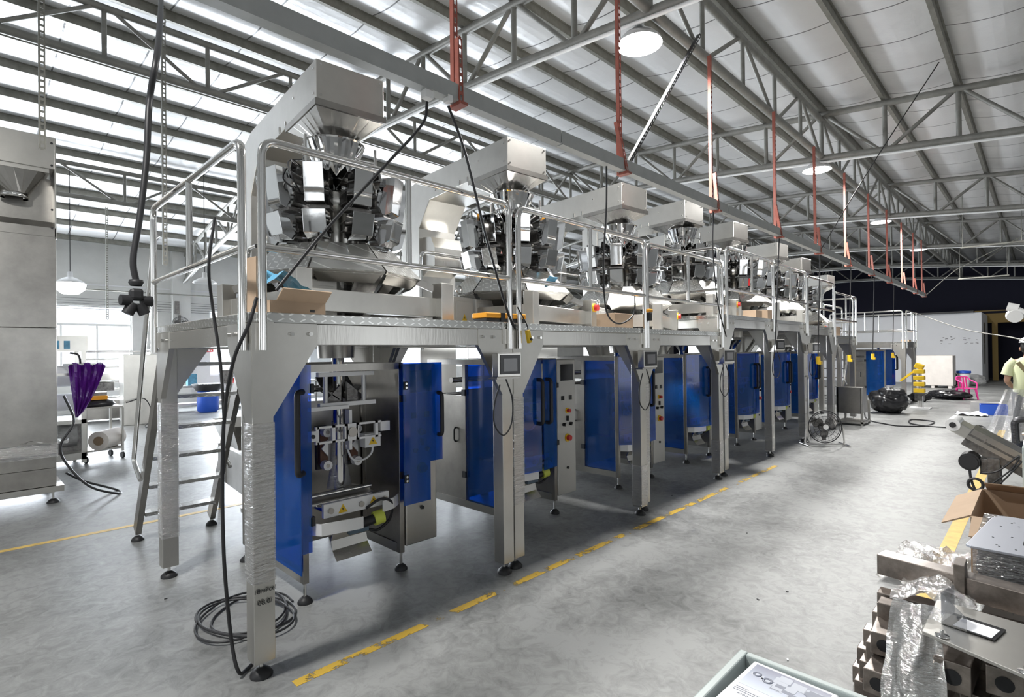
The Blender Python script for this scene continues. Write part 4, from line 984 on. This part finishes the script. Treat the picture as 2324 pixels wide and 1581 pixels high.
MB().cbox((0,0,1.12),(.2,.2,.14),Matrix.Rotation(R(25),3,'X')).build('yellow_cover','yellow',t,bevel=.02); MB().bar((0,.1,1.0),(.02,.42,.72),.09,.05).build('yellow_arm','yellow',t)
MB().box(-.10,.08,-.1,.1,.2,.40).build('motor','darkmech',t)
t = thing('wooden_crate','pale plywood crate on a pallet by the white partition','crate',(27.6,3.0,0))
MB().box(-.5,.5,-.50,.75,.12,1.28).build('crate_body','wood',t,bevel=.01)
for y in (-.45,.08,.60): MB().box(-.5,.5,y,y+.10,0,.10).build('pallet_block','wood',t)
MB().box(-.52,.52,-.50,.75,.10,.12).build('pallet_deck','wood',t)
t = thing('waste_bin','white plastic bin with a blue lid by the partition','bin',(28.6,2.3,0)); MB().lathe((0,0,0),[(.17,0),(.22,.55),(0,.55)],20).build('bin_body','white',t); MB().lathe((0,0,0),[(.24,.55),(.24,.64),(0,.66)],20).build('lid','blue_plastic',t)
lump((29.2,2.75,0),.3,.3,.55,'dark sack leaning behind the white bin',seed=3)
lump((29.4,2.0,0),.35,.35,.5,'pale grey sack heap right of the white bin','foilwrap',seed=6,name='sack_heap')
def chair(loc, rz):
    t = thing('plastic_chair','pink plastic armchair standing in the far aisle','chair',loc,rz)
    MB().box(-.22,.22,-.22,.22,.40,.43).build('seat','pink',t,bevel=.01)
    for x in (-1,1):
        for y in (-1,1): MB().add([(x*.20-.03,y*.20-.03,.42),(x*.20+.03,y*.20-.03,.42),(x*.20+.03,y*.20+.03,.42),(x*.20-.03,y*.20+.03,.42),(x*.25-.02,y*.25-.02,0),(x*.25+.02,y*.25-.02,0),(x*.25+.02,y*.25+.02,0),(x*.25-.02,y*.25+.02,0)],[(0,1,2,3),(7,6,5,4),(0,4,5,1),(1,5,6,2),(2,6,7,3),(3,7,4,0)]).build('leg','pink',t)
    MB().tube(rounded([(-.24,-.22,.42),(-.25,-.20,.64),(-.24,.20,.74),(-.19,.27,.86),(.19,.27,.86),(.24,.20,.74),(.25,-.20,.64),(.24,-.22,.42)],.05),.024,8).build('arm_and_top_rail','pink',t)
    for k in range(4): x = -.14+.093*k; MB().bar((x,.20,.42),(x,.27,.85),.05,.012,up=(0,1,0)).build('back_slat','pink',t)
    return t
chair((21.9,1.70,0),R(-55)).scale = (.8,.8,.8)
t = thing('blue_tray','blue plastic tray lying on the aisle floor','tray',(17.3,.86,0),R(5)); MB().box(-.22,.22,-.26,.24,0,.02).box(-.22,-.20,-.26,.24,.02,.24).box(.20,.22,-.26,.24,.02,.24).box(-.2,.2,-.26,-.24,.02,.24).box(-.2,.2,.22,.24,.02,.24).build('tray_body','blue_plastic',t)
tag(MB().box(17.7,17.9,.75,1.3,0,.25).build('grey_case','grey_box'),'grey case standing behind the blue tray','case')
crumple(16.6,17.1,.95,1.5,lambda x,y:.01,.10,'paper','crumpled_paper',None,14,4,6); tag(bpy.data.objects['crumpled_paper'],'crumpled white paper heap left of the blue tray','paper')
tag(MB().box(7.45,7.62,3.2,3.34,0,.03).build('white_plate','white'),'small white plate lying on the floor under the fourth platform','plate')
tag(MB().box(16.9,16.94,.1,.8,0,.03).build('metal_strip','white_metal'),'thin metal strip on the floor before the blue tray','strip')
cable([(16.3,3.3,.012),(14.4,2.85,.012),(13.75,2.4,.012),(13.6,2.1,.012),(13.9,1.75,.012),(14.8,1.7,.012),(14.9,2.1,.02),(14.1,2.0,.02),(13.9,1.6,.012),(14.0,1.2,.012),(14.6,.9,.012),(13.2,.7,.012),(11.5,.3,.012)],'grey cable trailing across the aisle floor from the bin bag to the conveyor',.014)
t = thing('frame_trolley','low stainless frame with a slanted side on wheels beside the seventh platform','trolley',(13.5,2.86,0))
for x,y in ((-.3,-.15),(.35,-.15),(-.3,.3),(.35,.3)): MB().box(x-.02,x+.02,y-.02,y+.02,.0,.8 if x < 0 else .5).build('leg','steel_matt',t)
MB().box(-.32,.37,-.17,.32,.04,.08).build('bottom_frame','steel_matt',t); MB().prism([(-.32,.8),(.0,.8),(.37,.4),(.37,.25),(-.32,.25)],'y',-.14,.3).build('casing','steel_dull',t)
# overhead wires
def wire(pts, lab, r=.008, m='cable'): tag(MB().tube(smooth_path(pts,8),r,6).build('overhead_wire',m),lab,'wire')
wire([(20.3,2.75,2.68),(15.5,1.3,2.05),(11.5,.35,1.78),(8.5,0.02,1.66)],'sagging wire from the far platform rail to the right edge',.010,'galv')
wire([(10.25,1.05,5.9),(10.25,1.9,4.6),(10.25,2.66,3.34)],'thin wire running from the roof down to the hanger near the big lamps')
wire([(21.8,.1,5.0),(21.8,1.6,4.2),(21.8,2.0,3.95),(21.8,2.66,3.3)],'pale wire from the far roof down to the end of the power duct',.012,'galv')
for i,(x,y,z,L) in enumerate([(19.6,1.6,4.4,1.3),(26,2.2,4.15,1.4)]):
    t = thing('hanging_light_bar','slim unlit light bar hanging from the far roof, %s of two'%(['nearer','farther'][i]),'light',(x,y,z))
    MB().box(-.03,.03,-L,.0,-.02,.02).build('bar','galv',t); MB().cyl((0,-.05,0),(0,-.05,zc(y-.05)-z-.05),.008,6).build('suspension_rod','galv',t); MB().cyl((0,-L+.05,0),(0,-L+.05,zc(y-L+.05)-z-.05),.008,6).build('suspension_rod','galv',t)
# stencils on the partition
for i,(y,n_) in enumerate(((3.0,4),(2.15,5))):
    mb = MB(); random.seed(i+3)
    for k in range(14): 
        yy = y+random.uniform(-.28,.28); zz = 1.9+random.uniform(-.16,.16); mb.box(30.794,30.799,yy,yy+random.uniform(.03,.10),zz,zz+.02)
    tag(mb.build('stencil_marks','darkmech'),'faded black stencil marks on the white partition, %s patch'%(['left','right'][i]),'marking')
t = thing('notice_board','dark notices stacked on the side face of the white partition','notice',(32.3,1.845,1.75)); MB().box(-.45,.1,-.01,0,.0,.95).build('upper_notice','darkmech',t); MB().box(-.45,.15,-.008,0,-.9,-.03).build('lower_notice','galv',t)
# ================================================================ RIGHT FOREGROUND
def steelbar(p, q, w_, h_, lab):
    return tag(MB().bar(p,q,w_,h_).build('steel_bar','bar',bevel=.004),lab,'steel bar','square steel bars in the stack')
LV = ['bottom','second','third','fourth','fifth']
random.seed(5)
for k in range(5):
    z = .05+.098*k
    for c,(x,lc) in enumerate(((2.98,'front'),(3.10,'back'))):
        e = .645+random.uniform(-.012,.015)-(.026*k)
        steelbar((x,-.75,z),(x-.01,e+(.03 if c else 0),z),.085,.082,'wrapped square steel bar, %s layer of the stack, %s row'%(LV[k],lc))
steelbar((3.16,-.05,.555),(3.28,.60,.555),.10,.10,'long wrapped steel bar lying on top of the stack, its end sticking out leftmost')
steelbar((3.30,-.2,.525),(3.42,.58,.525),.07,.07,'thinner steel bar on top of the stack, behind the longest one')
tag(MB().box(3.15,3.27,.26,.30,.505,.66).build('steel_spacer','bar',bevel=.003),'upright steel spacer clamped over the top bars','spacer')
def holed(x0,x1,y,z,s,lab):
    t = thing('square_tube',lab,'steel tube',(x0,y,z),R(random.uniform(-4,4)),group='short square tubes with round end holes'); h = s/2; n = 20
    L = x1-x0; MB().box(.004,L,-h,h,-h,h).build('tube_body','bar',t,bevel=.004)
    MB().cyl((-.0,0,0),(.006,0,0),h*.52,20).build('end_hole','black_gloss',t)
holed(2.75,2.93,.499,.372,.095,'square tube end with round hole, upper left of the stack near the bars')
holed(2.62,2.93,.500,.265,.100,'square tube end with round hole, low at the left, nearest the toolbox')
holed(2.75,2.93,.385,.352,.095,'square tube end half veiled by hanging wrap')
holed(2.60,2.93,.257,.405,.112,'square tube end with round hole under the curved plate')
holed(2.62,2.93,.110,.430,.105,'square tube end at the right edge under the curved plate')
for k,(y,z) in enumerate(((.46,.155),(.33,.26),(.20,.27),(.08,.30))): holed(2.70,2.93,y,z,.09,'square tube end low in the stack shadow, %s from the left'%ORD[k].replace('nearest','first'))
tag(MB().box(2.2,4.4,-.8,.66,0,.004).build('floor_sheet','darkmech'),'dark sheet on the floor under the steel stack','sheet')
tag(MB().box(2.30,2.42,.13,.40,.15,.17).build('flat_bracket','bar'),'flat steel bracket with a hole low in front of the hanging wrap','bracket')
for k in range(3): MB
# curved plate
pl = []
for i in range(13):
    a = i/12; pl.append((2.92-.10*a-.06*a*a, .335-1.0*a))
lo = []
for i in range(13):
    a = 1-i/12; lo.append((2.56-.22*math.sin(PI*.5*a)-.10*a, .34-1.05*a))
o = MB().prism(pl+lo,'z',.552,.566).build('curved_plate','steel_matt'); tag(o,'pale curved steel plate lying on top of the steel stack','plate')
o.modifiers.new('bevel','BEVEL').width = .002
for x,y in ((2.56,.28),(2.46,.05)): tag(MB().lathe((x,y,.568),[(.022,0),(.022,.004),(.006,.006),(.006,.02),(0,.021)],14).build('wing_nut','tube'),'small wing nut on the curved plate, %s one'%('left' if y > .2 else 'right'),'nut')
t = thing('acrylic_stand','clear acrylic holder with a white label standing on the curved plate','holder',(2.66,.215,.568),R(-12))
MB().box(0,.12,.075,.080,0,.12).build('side_wall','clear_case',t); MB().box(0,.13,-.08,.08,0,.004).build('base_sheet','black_gloss',t); MB().prism([(0,.0),(.08,.0),(.08,.12),(0,.05)],'x',-.003,.0).build('front_wall','clear_case',t)
MB().box(.005,.10,-.07,.045,.0045,.006).build('label_sheet','paper',t)
# plate stack
tag(MB().box(3.50,4.25,-.6,.235,.0,.44).build('support_block','wood',bevel=.01),'pale block under the wrapped plate stack','block')
t = thing('plate_stack','stack of dark steel plates wrapped in clear film, behind the top bars','plates',(3.47,0,.44))
for k in range(6):
    z = .036*k; MB().box(.004*(k%2),.74,-.62,.245-.004*(k%3),z+.002,z+.034).build('plate','blackplate',t)
sw = MB().box(-.006,.75,-.63,.255,-.0,.224).build('stretch_wrap','wrap',t)
t = thing('drilled_plate','smooth grey plate with two oval slots lying on the wrapped stack','plate',(3.47,0,.664))
pl = [(-.03,-.64),(-.03,.262),(-.01,.280),(.62,.215),(.68,.19),(.70,.15),(.70,-.64)]
MB().prism(pl,'z',0,.012).build('plate_sheet','lilac_plate',t,bevel=.002)
for (x,y) in ((.18,.06),(.36,.045)):
    pp = [(x+.018*math.sin(a)+(.03 if math.sin(a) > 0 else -.03), y+.018*math.cos(a)) for a in [i*PI/8 for i in range(16)]]
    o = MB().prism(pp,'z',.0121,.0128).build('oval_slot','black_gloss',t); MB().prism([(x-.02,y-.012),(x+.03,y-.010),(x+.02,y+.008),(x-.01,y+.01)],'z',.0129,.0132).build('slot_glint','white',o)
for (x,y) in ((.04,.10),(.05,.16),(.07,.17),(.06,-.02),(.20,.19),(.26,.12),(.30,-.02),(.45,.17),(.50,.10),(.55,.13),(.57,.12),(.50,.0),(.12,-.08),(.6,.02)): MB().cyl((x,y,.0121),(x,y,.0127),.005,10).build('drill_hole','black_gloss',t)
def heap(name, x0,x1,y0,y1,zf,amp,lab,n=26,seed=1,sc=12,m='foilwrap'):
    o = crumple(x0,x1,y0,y1,zf,amp,m,name,None,n,seed,sc); return tag(o,lab,'plastic wrap')
heap('plastic_wrap',3.36,3.56,.10,.34,lambda x,y:.10+.36*max(0,1-((y-.16)/.16)**2),.05,'clear wrap gathered at the left corner of the plate stack',22,2,16)
heap('plastic_wrap',4.55,5.5,.42,.85,lambda x,y:.015+.05*math.exp(-((x-5.0)/.3)**2-((y-.6)/.16)**2),.09,'crumpled clear wrap lying on the floor beside the carton',26,7,9)
heap('plastic_wrap',2.93,3.30,.22,.5,lambda x,y:.50+.06*math.exp(-((y-.36)/.1)**2),.05,'clear wrap bunched over the top bars',22,11,16)
# hanging wrap curtain
vs = []; nx, nz = 26, 34
for j in range(nz+1):
    for i in range(nx+1):
        u_, v_ = i/nx, j/nz; y = .47-.20*u_-.0*v_+.04*(v_-.5)*math.sin(3*u_+1); z = .60-.54*v_; x = 2.62-.16*v_**.7+.10*(1-v_)**3
        q = noise.noise_vector(Vector((y*16,z*5,4))); q2 = noise.noise_vector(Vector((y*45,z*14,9)))
        vs.append((x+q.x*.05+q2.x*.018, y+q.y*.03+q2.y*.01, z+q.z*.02))
tag(MB().add(vs,[(j*(nx+1)+i,j*(nx+1)+i+1,(j+1)*(nx+1)+i+1,(j+1)*(nx+1)+i) for j in range(nz) for i in range(nx)]).build('plastic_wrap','foilwrap'),'torn clear wrap hanging down the front of the steel stack','plastic wrap')
vs = []
for j in range(21):
    for i in range(11):
        u_, v_ = i/10, j/20; y = .02-.10*u_; z = .54-.5*v_; q = noise.noise_vector(Vector((y*20,z*6,14)))
        vs.append((2.30+.03*v_+q.x*.06, y+q.y*.03, z))
tag(MB().add(vs,[(j*11+i,j*11+i+1,(j+1)*11+i+1,(j+1)*11+i) for j in range(20) for i in range(10)]).build('plastic_wrap','foilwrap'),'clear wrap hanging at the right edge under the curved plate','plastic wrap')
# carton on the floor
t = thing('cardboard_box','large open carton with folded flaps between conveyor and plate stack','cardboard box',(4.75,-.55,0))
MB().box(0,1.0,0,.008,0,.5).box(0,1.0,.90,.908,0,.5).box(0,.008,.008,.90,0,.5).box(.992,1.0,.008,.90,0,.5).box(0.008,.992,.008,.9,0,.01).build('box_body','card',t)
MB().prism([(.90,.50),(1.06,.42),(1.066,.426),(.905,.51)],'x',.02,.95).build('flap','card',t)
MB().prism([(.0,.50),(-.25,.43),(-.25,.437),(.0,.508)],'y',.05,.9).build('flap','card',t)
MB().prism([(1.0,.50),(.72,.60),(.72,.607),(1.0,.508)],'y',.1,.88).build('flap','card',t)
MB().box(.02,.99,.40,.60,.47,.475).build('inner_flap','card',t); MB().box(-.003,.0,.42,.50,.10,.5).build('tape','card_dark',t)
# conveyor
t = thing('belt_conveyor','short dark steel belt conveyor slanting down to the right edge, motor below its head','conveyor',(6.4,.40,.80))
d = Vector((0,-.86,-.51)).normalized(); nrm = Vector((0,-d.z,d.y)); up = Vector((0,.51,-.86))*-1; up = Vector((0,-.51,.86)).normalized()
def cp(a,b): return Vector((0,0,.0))+(-d)*a*-1+up*b
MB().bar(d*-.10+up*.0, d*.62, .34, .17, up=up).build('belt_bed','darkmech',t,bevel=.003)
MB().bar(d*-.10+up*.0+Vector((-.175,0,0)), d*.62+Vector((-.175,0,0)), .012, .035, up=up).bar(d*-.09+up*.06+Vector((-.175,0,0)), d*.62+up*.06+Vector((-.175,0,0)), .008, .05, up=up).build('side_rail','steel_dull',t)
MB().bar(d*-.24+up*.02, d*-.06+up*.02, .30, .10, up=up).build('head_bracket','steel_matt',t,bevel=.01)
MB().cyl(d*-.23+up*.03+Vector((-.17,0,0)), d*-.23+up*.03+Vector((.17,0,0)), .055, 24).build('head_roller','white_metal',t)
MB().cyl(d*-.23+up*.03+Vector((-.176,0,0)), d*-.23+up*.03+Vector((-.17,0,0)), .025, 16).build('roller_shaft','black',t)
MB().cyl((-.20,.07,-.17),(-.02,.07,-.17),.075,20).cyl((-.21,.07,-.17),(-.20,.07,-.17),.06,20).build('motor','black',t); MB().box(-.18,0,-.12,.0,-.27,-.13).build('motor_mount','darkmech',t,bevel=.01)
MB().tube([(-.20,.03+.05*math.cos(a),-.36+.05*math.sin(a)) for a in [i*PI/10 for i in range(21)]],.012,8).tube(smooth_path([(-.18,.07,-.22),(-.19,.06,-.32),(-.2,.03,-.42)],5),.010,8).build('cable_coil','cable',t)
MB().tube(smooth_path([(-.19,.0,-.26),(-.20,-.12,-.22),(-.20,-.25,-.08),(-.20,-.20,-.2),(-.20,-.06,-.36),(-.20,-.12,-.34),(-.2,-.27,-.12)],6),.007,6).build('cable_loop','cable',t)
for a in (.02,.30,.55): MB().bar(d*a+up*.06+Vector((-.185,0,0)), d*a+up*.02+Vector((-.185,0,0)), .012,.012).build('bolt','tube',t)
MB().box(-.20,-.12,-.13,-.05,-.80,-.12).build('leg','darkmech',t,bevel=.003); MB().box(.1,.18,-.13,-.05,-.80,-.12).build('leg','darkmech',t,bevel=.003)
# grey cabinet + dark frame on the right edge
t = thing('control_cabinet','grey-green enamel cabinet edge with slots, cut by the right edge','cabinet',(5.75,-.45,0))
MB().box(0,.5,0,.57,.42,.86).build('cabinet_body','paint_grey',t,bevel=.006)
for x in (.03,.42):
    for y in (.03,.50): MB().box(x,x+.05,y,y+.05,0,.42).build('leg','darkmech',t)
MB().box(-.002,.0,.515,.54,.72,.78).box(-.002,.0,.515,.54,.56,.62).build('vent_slot','white',t)
t = thing('machine_frame','dark rounded steel machine frame with mechanisms, standing at the right edge','machine',(5.98,-.4,.86))
MB().tube(rounded([(0,.56,0),(0,.57,.19),(0,.0,.22)],.05),.025,10).build('bent_frame','blackplate',t); MB().box(.0,.2,.1,.50,.0,.16).build('mechanism','darkmech',t); MB().cyl((-.02,.47,.02),(-.02,.47,.15),.015,10).cyl((-.02,.42,.08),(.0,.52,.08),.02,10).build('valve','tube',t)
t = thing('swivel_arm','white jointed arm with a two-part head reaching in from the right edge','arm',(9.0,.1,0))
MB().tube([(0,-.35,1.62),(0,-.02,1.98),(0,.12,2.08)],[.05,.045,.05],12).cyl((0,-.35,0),(0,-.35,1.64),.05,12).build('arm_tube','white',t); MB().cyl((-.08,.13,2.0),(.06,.15,2.02),.075,14).cyl((0,.10,2.10),(0,.2,2.13),.05,12).build('head','white',t)
# toolbox
t = thing('tool_cabinet','grey-green tool cabinet with a shallow open top tray, lower right corner','cabinet',(1.54,.62,0))
MB().box(-.85,0,-.75,0,.06,.66).build('cabinet_body','paint_grey',t,bevel=.008)
MB().box(-.85,0,-.022,0,.66,.80).build('tray_wall','paint_grey',t,bevel=.004); MB().box(-.022,0,-.75,-.022,.66,.80).build('tray_wall','paint_grey',t,bevel=.004)
MB().box(-.85,-.83,-.75,-.022,.66,.80).build('tray_wall','paint_grey',t); MB().box(-.83,-.022,-.75,-.73,.66,.80).build('tray_wall','paint_grey',t)
MB().cyl((-.16,-.022,.735),(-.16,-.0235,.735),.008,10).build('screw_hole','black',t)
for x in (-.8,-.05):
    for y in (-.7,-.05): MB().cyl((x-.02,y,.03),(x+.02,y,.03),.03,14).build('wheel','black',t)
t = thing('catalogue','white product catalogue showing a cluster of motors on a blue-grey picture','booklet',(1.512,.570,.797),R(-3))
W_, H_ = .205,.30
MB().box(-H_,0,-W_,0,-.012,.0).build('pages','paper',t,bevel=.003)
def mat_pic():
    m = mat('printed_picture',(.35,.40,.52),.35); nt = m.node_tree; b_ = nt.nodes['Principled BSDF']; tc = nt.nodes.new('ShaderNodeTexCoord'); sp = nt.nodes.new('ShaderNodeSeparateXYZ'); r = nt.nodes.new('ShaderNodeValToRGB')
    mr = nt.nodes.new('ShaderNodeMapRange'); mr.inputs[1].default_value = -.13; mr.inputs[2].default_value = -.01
    nt.links.new(tc.outputs['Object'],sp.inputs[0]); nt.links.new(sp.outputs[0],mr.inputs[0]); nt.links.new(mr.outputs[0],r.inputs[0]); nt.links.new(r.outputs[0],b_.inputs['Base Color'])
    r.color_ramp.elements[0].color = (.62,.68,.80,1); r.color_ramp.elements[1].color = (.16,.17,.25,1); return m
M['pic'] = mat_pic(); M['ink'] = mat('print_grey',(.16,.18,.24),.4); M['ink2'] = mat('print_light',(.45,.48,.55),.4)
pic = MB().box(-.125,-.012,-W_+.012,-.012,.0001,.0006).build('cover_picture','pic',t)
random.seed(21); mb = MB(); mb2 = MB()
for k in range(22):
    x = -.03-.085*random.random(); y = -.085-.09*random.random(); s_ = random.uniform(.008,.018)
    (mb if k%2 else mb2).box(x-s_,x+s_*.8,y-s_,y+s_,.0007,.0008+.00002*k)
mb.build('printed_motors','ink',pic); mb2.build('printed_motors','ink2',pic)
for (x,y,r_) in ((-.058,-.032,.011),(-.068,-.062,.013)):
    MB().lathe((x,y,.0007),[(r_*.5,.0),(r_*.5,.0004),(r_,.0004),(r_,0)],24).build('printed_gear','ink',pic)
    MB().box(x-r_,x+r_*.3,y-r_*1.6,y+r_*1.3,.00065,.0007).build('printed_gear_body','ink2',pic)
for k,(a,b_) in enumerate(((.013,.045),(.013,.085),(.013,.10))):
    mb = MB(); y = -a; random.seed(k)
    while y > -b_: wd = random.uniform(.002,.006); mb.box(-.142-.008*k,-.139-.008*k,y-wd,y,.0001,.0005); y -= wd+.0015
    mb.build('printed_line','ink',t)
text('AMHUA XI', .011, (-.168,-.055,.0004), (0,0,R(-90)), 'ink', t, 'printed_title', .0002)
t = thing('catalogue','second white booklet lying right of the catalogue in the tray','booklet',(1.508,.355,.790),R(-4)); MB().box(-.30,0,-.2,0,-.012,0).build('pages','paper',t,bevel=.003)
mb = MB(); random.seed(9)
for r_ in range(3):
    y = -.02
    while y > -.17: wd = random.uniform(.003,.012); mb.box(-.03-.014*r_-random.random()*.004,-.022-.014*r_,y-wd,y,.0001,.0005); y -= wd+.003
mb.build('printed_line','ink2',t)
tag(MB().cyl((1.20,.575,.70),(1.49,.588,.72),.016,14).build('wrapped_rod','foilwrap'),'wrapped spiral rod lying along the left wall of the tool tray','rod')
tag(MB().box(.75,1.5,-.08,.56,.661,.776).build('paper_stack','paper'),'stack of papers filling the tool tray','papers')
# ================================================================ PERSON
def skin_chain(name, pts, rad, edges, m, parent=None, sub=2):
    me = bpy.data.meshes.new(name); me.from_pydata(pts,edges,[]); o = bpy.data.objects.new(name,me); C.objects.link(o)
    s_ = o.modifiers.new('skin','SKIN'); 
    for v,r_ in zip(me.skin_vertices[0].data, rad): v.radius = r_ if isinstance(r_,tuple) else (r_,r_)
    me.skin_vertices[0].data[0].use_root = True
    b_ = o.modifiers.new('sub','SUBSURF'); b_.levels = sub; b_.render_levels = sub
    s_.use_smooth_shade = True; me.materials.append(M[m])
    if parent: o.parent = parent
    return o
t = thing('person','person in pale yellow shirt with khaki strap, seen from behind at right edge','person',(11.1,.14,0),R(0))
# facing +X (away); local y = left side of the body
P = [(0,0,.95),(.01,0,1.15),(.0,0,1.36),(.0,0,1.46),(.02,0,1.52),(.03,0,1.60),(.04,0,1.70)]; Rr = [(.15,.12),(.14,.11),(.16,.12),(.07,.07),(.052,.052),(.085,.075),(.07,.07)]
E_ = [(i,i+1) for i in range(6)]
def ext(base, pts, rad):
    i0 = len(P); prev = base
    for p_,r_ in zip(pts,rad): P.append(p_); Rr.append(r_); E_.append((prev,len(P)-1)); prev = len(P)-1
    return prev
ext(0,[(0,.10,.88),(.02,.11,.50),(-.01,.12,.10),(.10,.13,.05)],[.09,.06,.045,.04]); ext(0,[(0,-.10,.88),(.06,-.11,.50),(.02,-.12,.10),(.13,-.13,.05)],[.09,.06,.045,.04])
hL = ext(2,[(0,.19,1.38),(-.01,.25,1.12),(.20,.20,1.02),(.27,.18,1.02)],[.055,.042,.032,.03]); hR = ext(2,[(0,-.19,1.38),(-.01,-.25,1.12),(.20,-.20,1.02),(.27,-.18,1.02)],[.055,.042,.032,.03])
for hh,s_ in ((hL,1),(hR,-1)):
    hp = Vector(P[hh])
    for k in range(4): ext(hh,[hp+Vector((.04,(k-1.5)*.018,-.0)),hp+Vector((.07-.004*abs(k-1.5),(k-1.5)*.020,-.012)),hp+Vector((.085,(k-1.5)*.02,-.032))],[.0095,.0085,.007])
    ext(hh,[hp+Vector((.02,-.03*s_,.005)),hp+Vector((.045,-.042*s_,-.005))],[.010,.008])
skin_chain('body',P,Rr,E_,'skin',t)
MB().lathe((0,0,0),[(.13,.88),(.165,.92),(.158,1.12),(.175,1.32),(.15,1.42),(.075,1.475),(.06,1.48)],24,sx=.82,sy=1.12).build('shirt','shirt',t)
for s_ in (-1,1): MB().tube([(0,s_*.14,1.42),(0,s_*.21,1.34),(-.01,s_*.245,1.20)],[.075,.072,.078],14,False).build('sleeve','shirt',t)
for s_ in (-1,1): MB().tube([(0,s_*.085,.95),(.01,s_*.10,.7),(.02+.02*(s_<0),s_*.11,.5),(0,s_*.12,.08)],[.11,.095,.075,.065],14).build('trouser_leg','trouser',t)
MB().lathe((.035,0,1.62),[(.0,-.09),(.085,-.07),(.105,0),(.10,.06),(.07,.11),(0,.13)],18,sx=1,sy=.9).build('hair','hair',t)
MB().lathe((.03,0,1.70),[(.112,-.01),(.108,.03),(.06,.07),(0,.08)],18).build('cap','white',t)
for s_ in (-1,1): MB().lathe((.03,s_*.095,1.60),[(0,-.03),(.012,-.02),(.014,.01),(0,.03)],8).build('ear','skin',t)
MB().cbox((.12,0,1.60),(.03,.025,.04)).build('nose','skin',t)
for s_ in (-1,1): MB().cyl((.108,s_*.03,1.63),(.114,s_*.03,1.63),.009,8).build('eye','black',t)
MB().cbox((.112,0,1.555),(.008,.045,.008)).build('mouth','red',t)
MB().bar((-.155,.12,1.40),(-.150,-.16,.98),.012,.055).build('strap','khaki',t)
crumple(-.05,.05,-.3,.3,lambda x,y:0,.02,'film','tmpfilm',None,4,1); bpy.data.objects.remove(bpy.data.objects['tmpfilm'])
vs = []
for j in range(13):
    for i in range(15):
        u_,v_ = i/14,j/12; vs.append((-.17-.10*v_+.03*math.sin(u_*18+v_*2), -.1+.36*u_+(.25*v_*(u_-.0)), 1.0-.75*v_))
MB().add(vs,[(j*15+i,j*15+i+1,(j+1)*15+i+1,(j+1)*15+i) for j in range(12) for i in range(14)]).build('plastic_sheet','film',t)

random.seed(31)
for k,(x,y) in enumerate(((.95,4.25),(4.9,1.9),(3.65,1.35),(3.9,1.25),(3.05,.98),(5.6,3.0))):
    a = random.uniform(0,3); dx, dy = math.cos(a)*.009, math.sin(a)*.009
    tag(MB().bar((x-dx,y-dy,.003),(x+dx,y+dy,.003),.008,.004).build('floor_scrap','paper' if k == 4 else 'black'), ['dark scrap on the floor left of the nearest platform','tiny dark scrap far out on the open aisle floor','tiny dark scrap in the middle of the aisle floor','second tiny dark scrap in the middle of the aisle floor','white paper scrap on the floor left of the steel stack','dark scrap on the floor at the foot of the third platform'][k],'scrap')
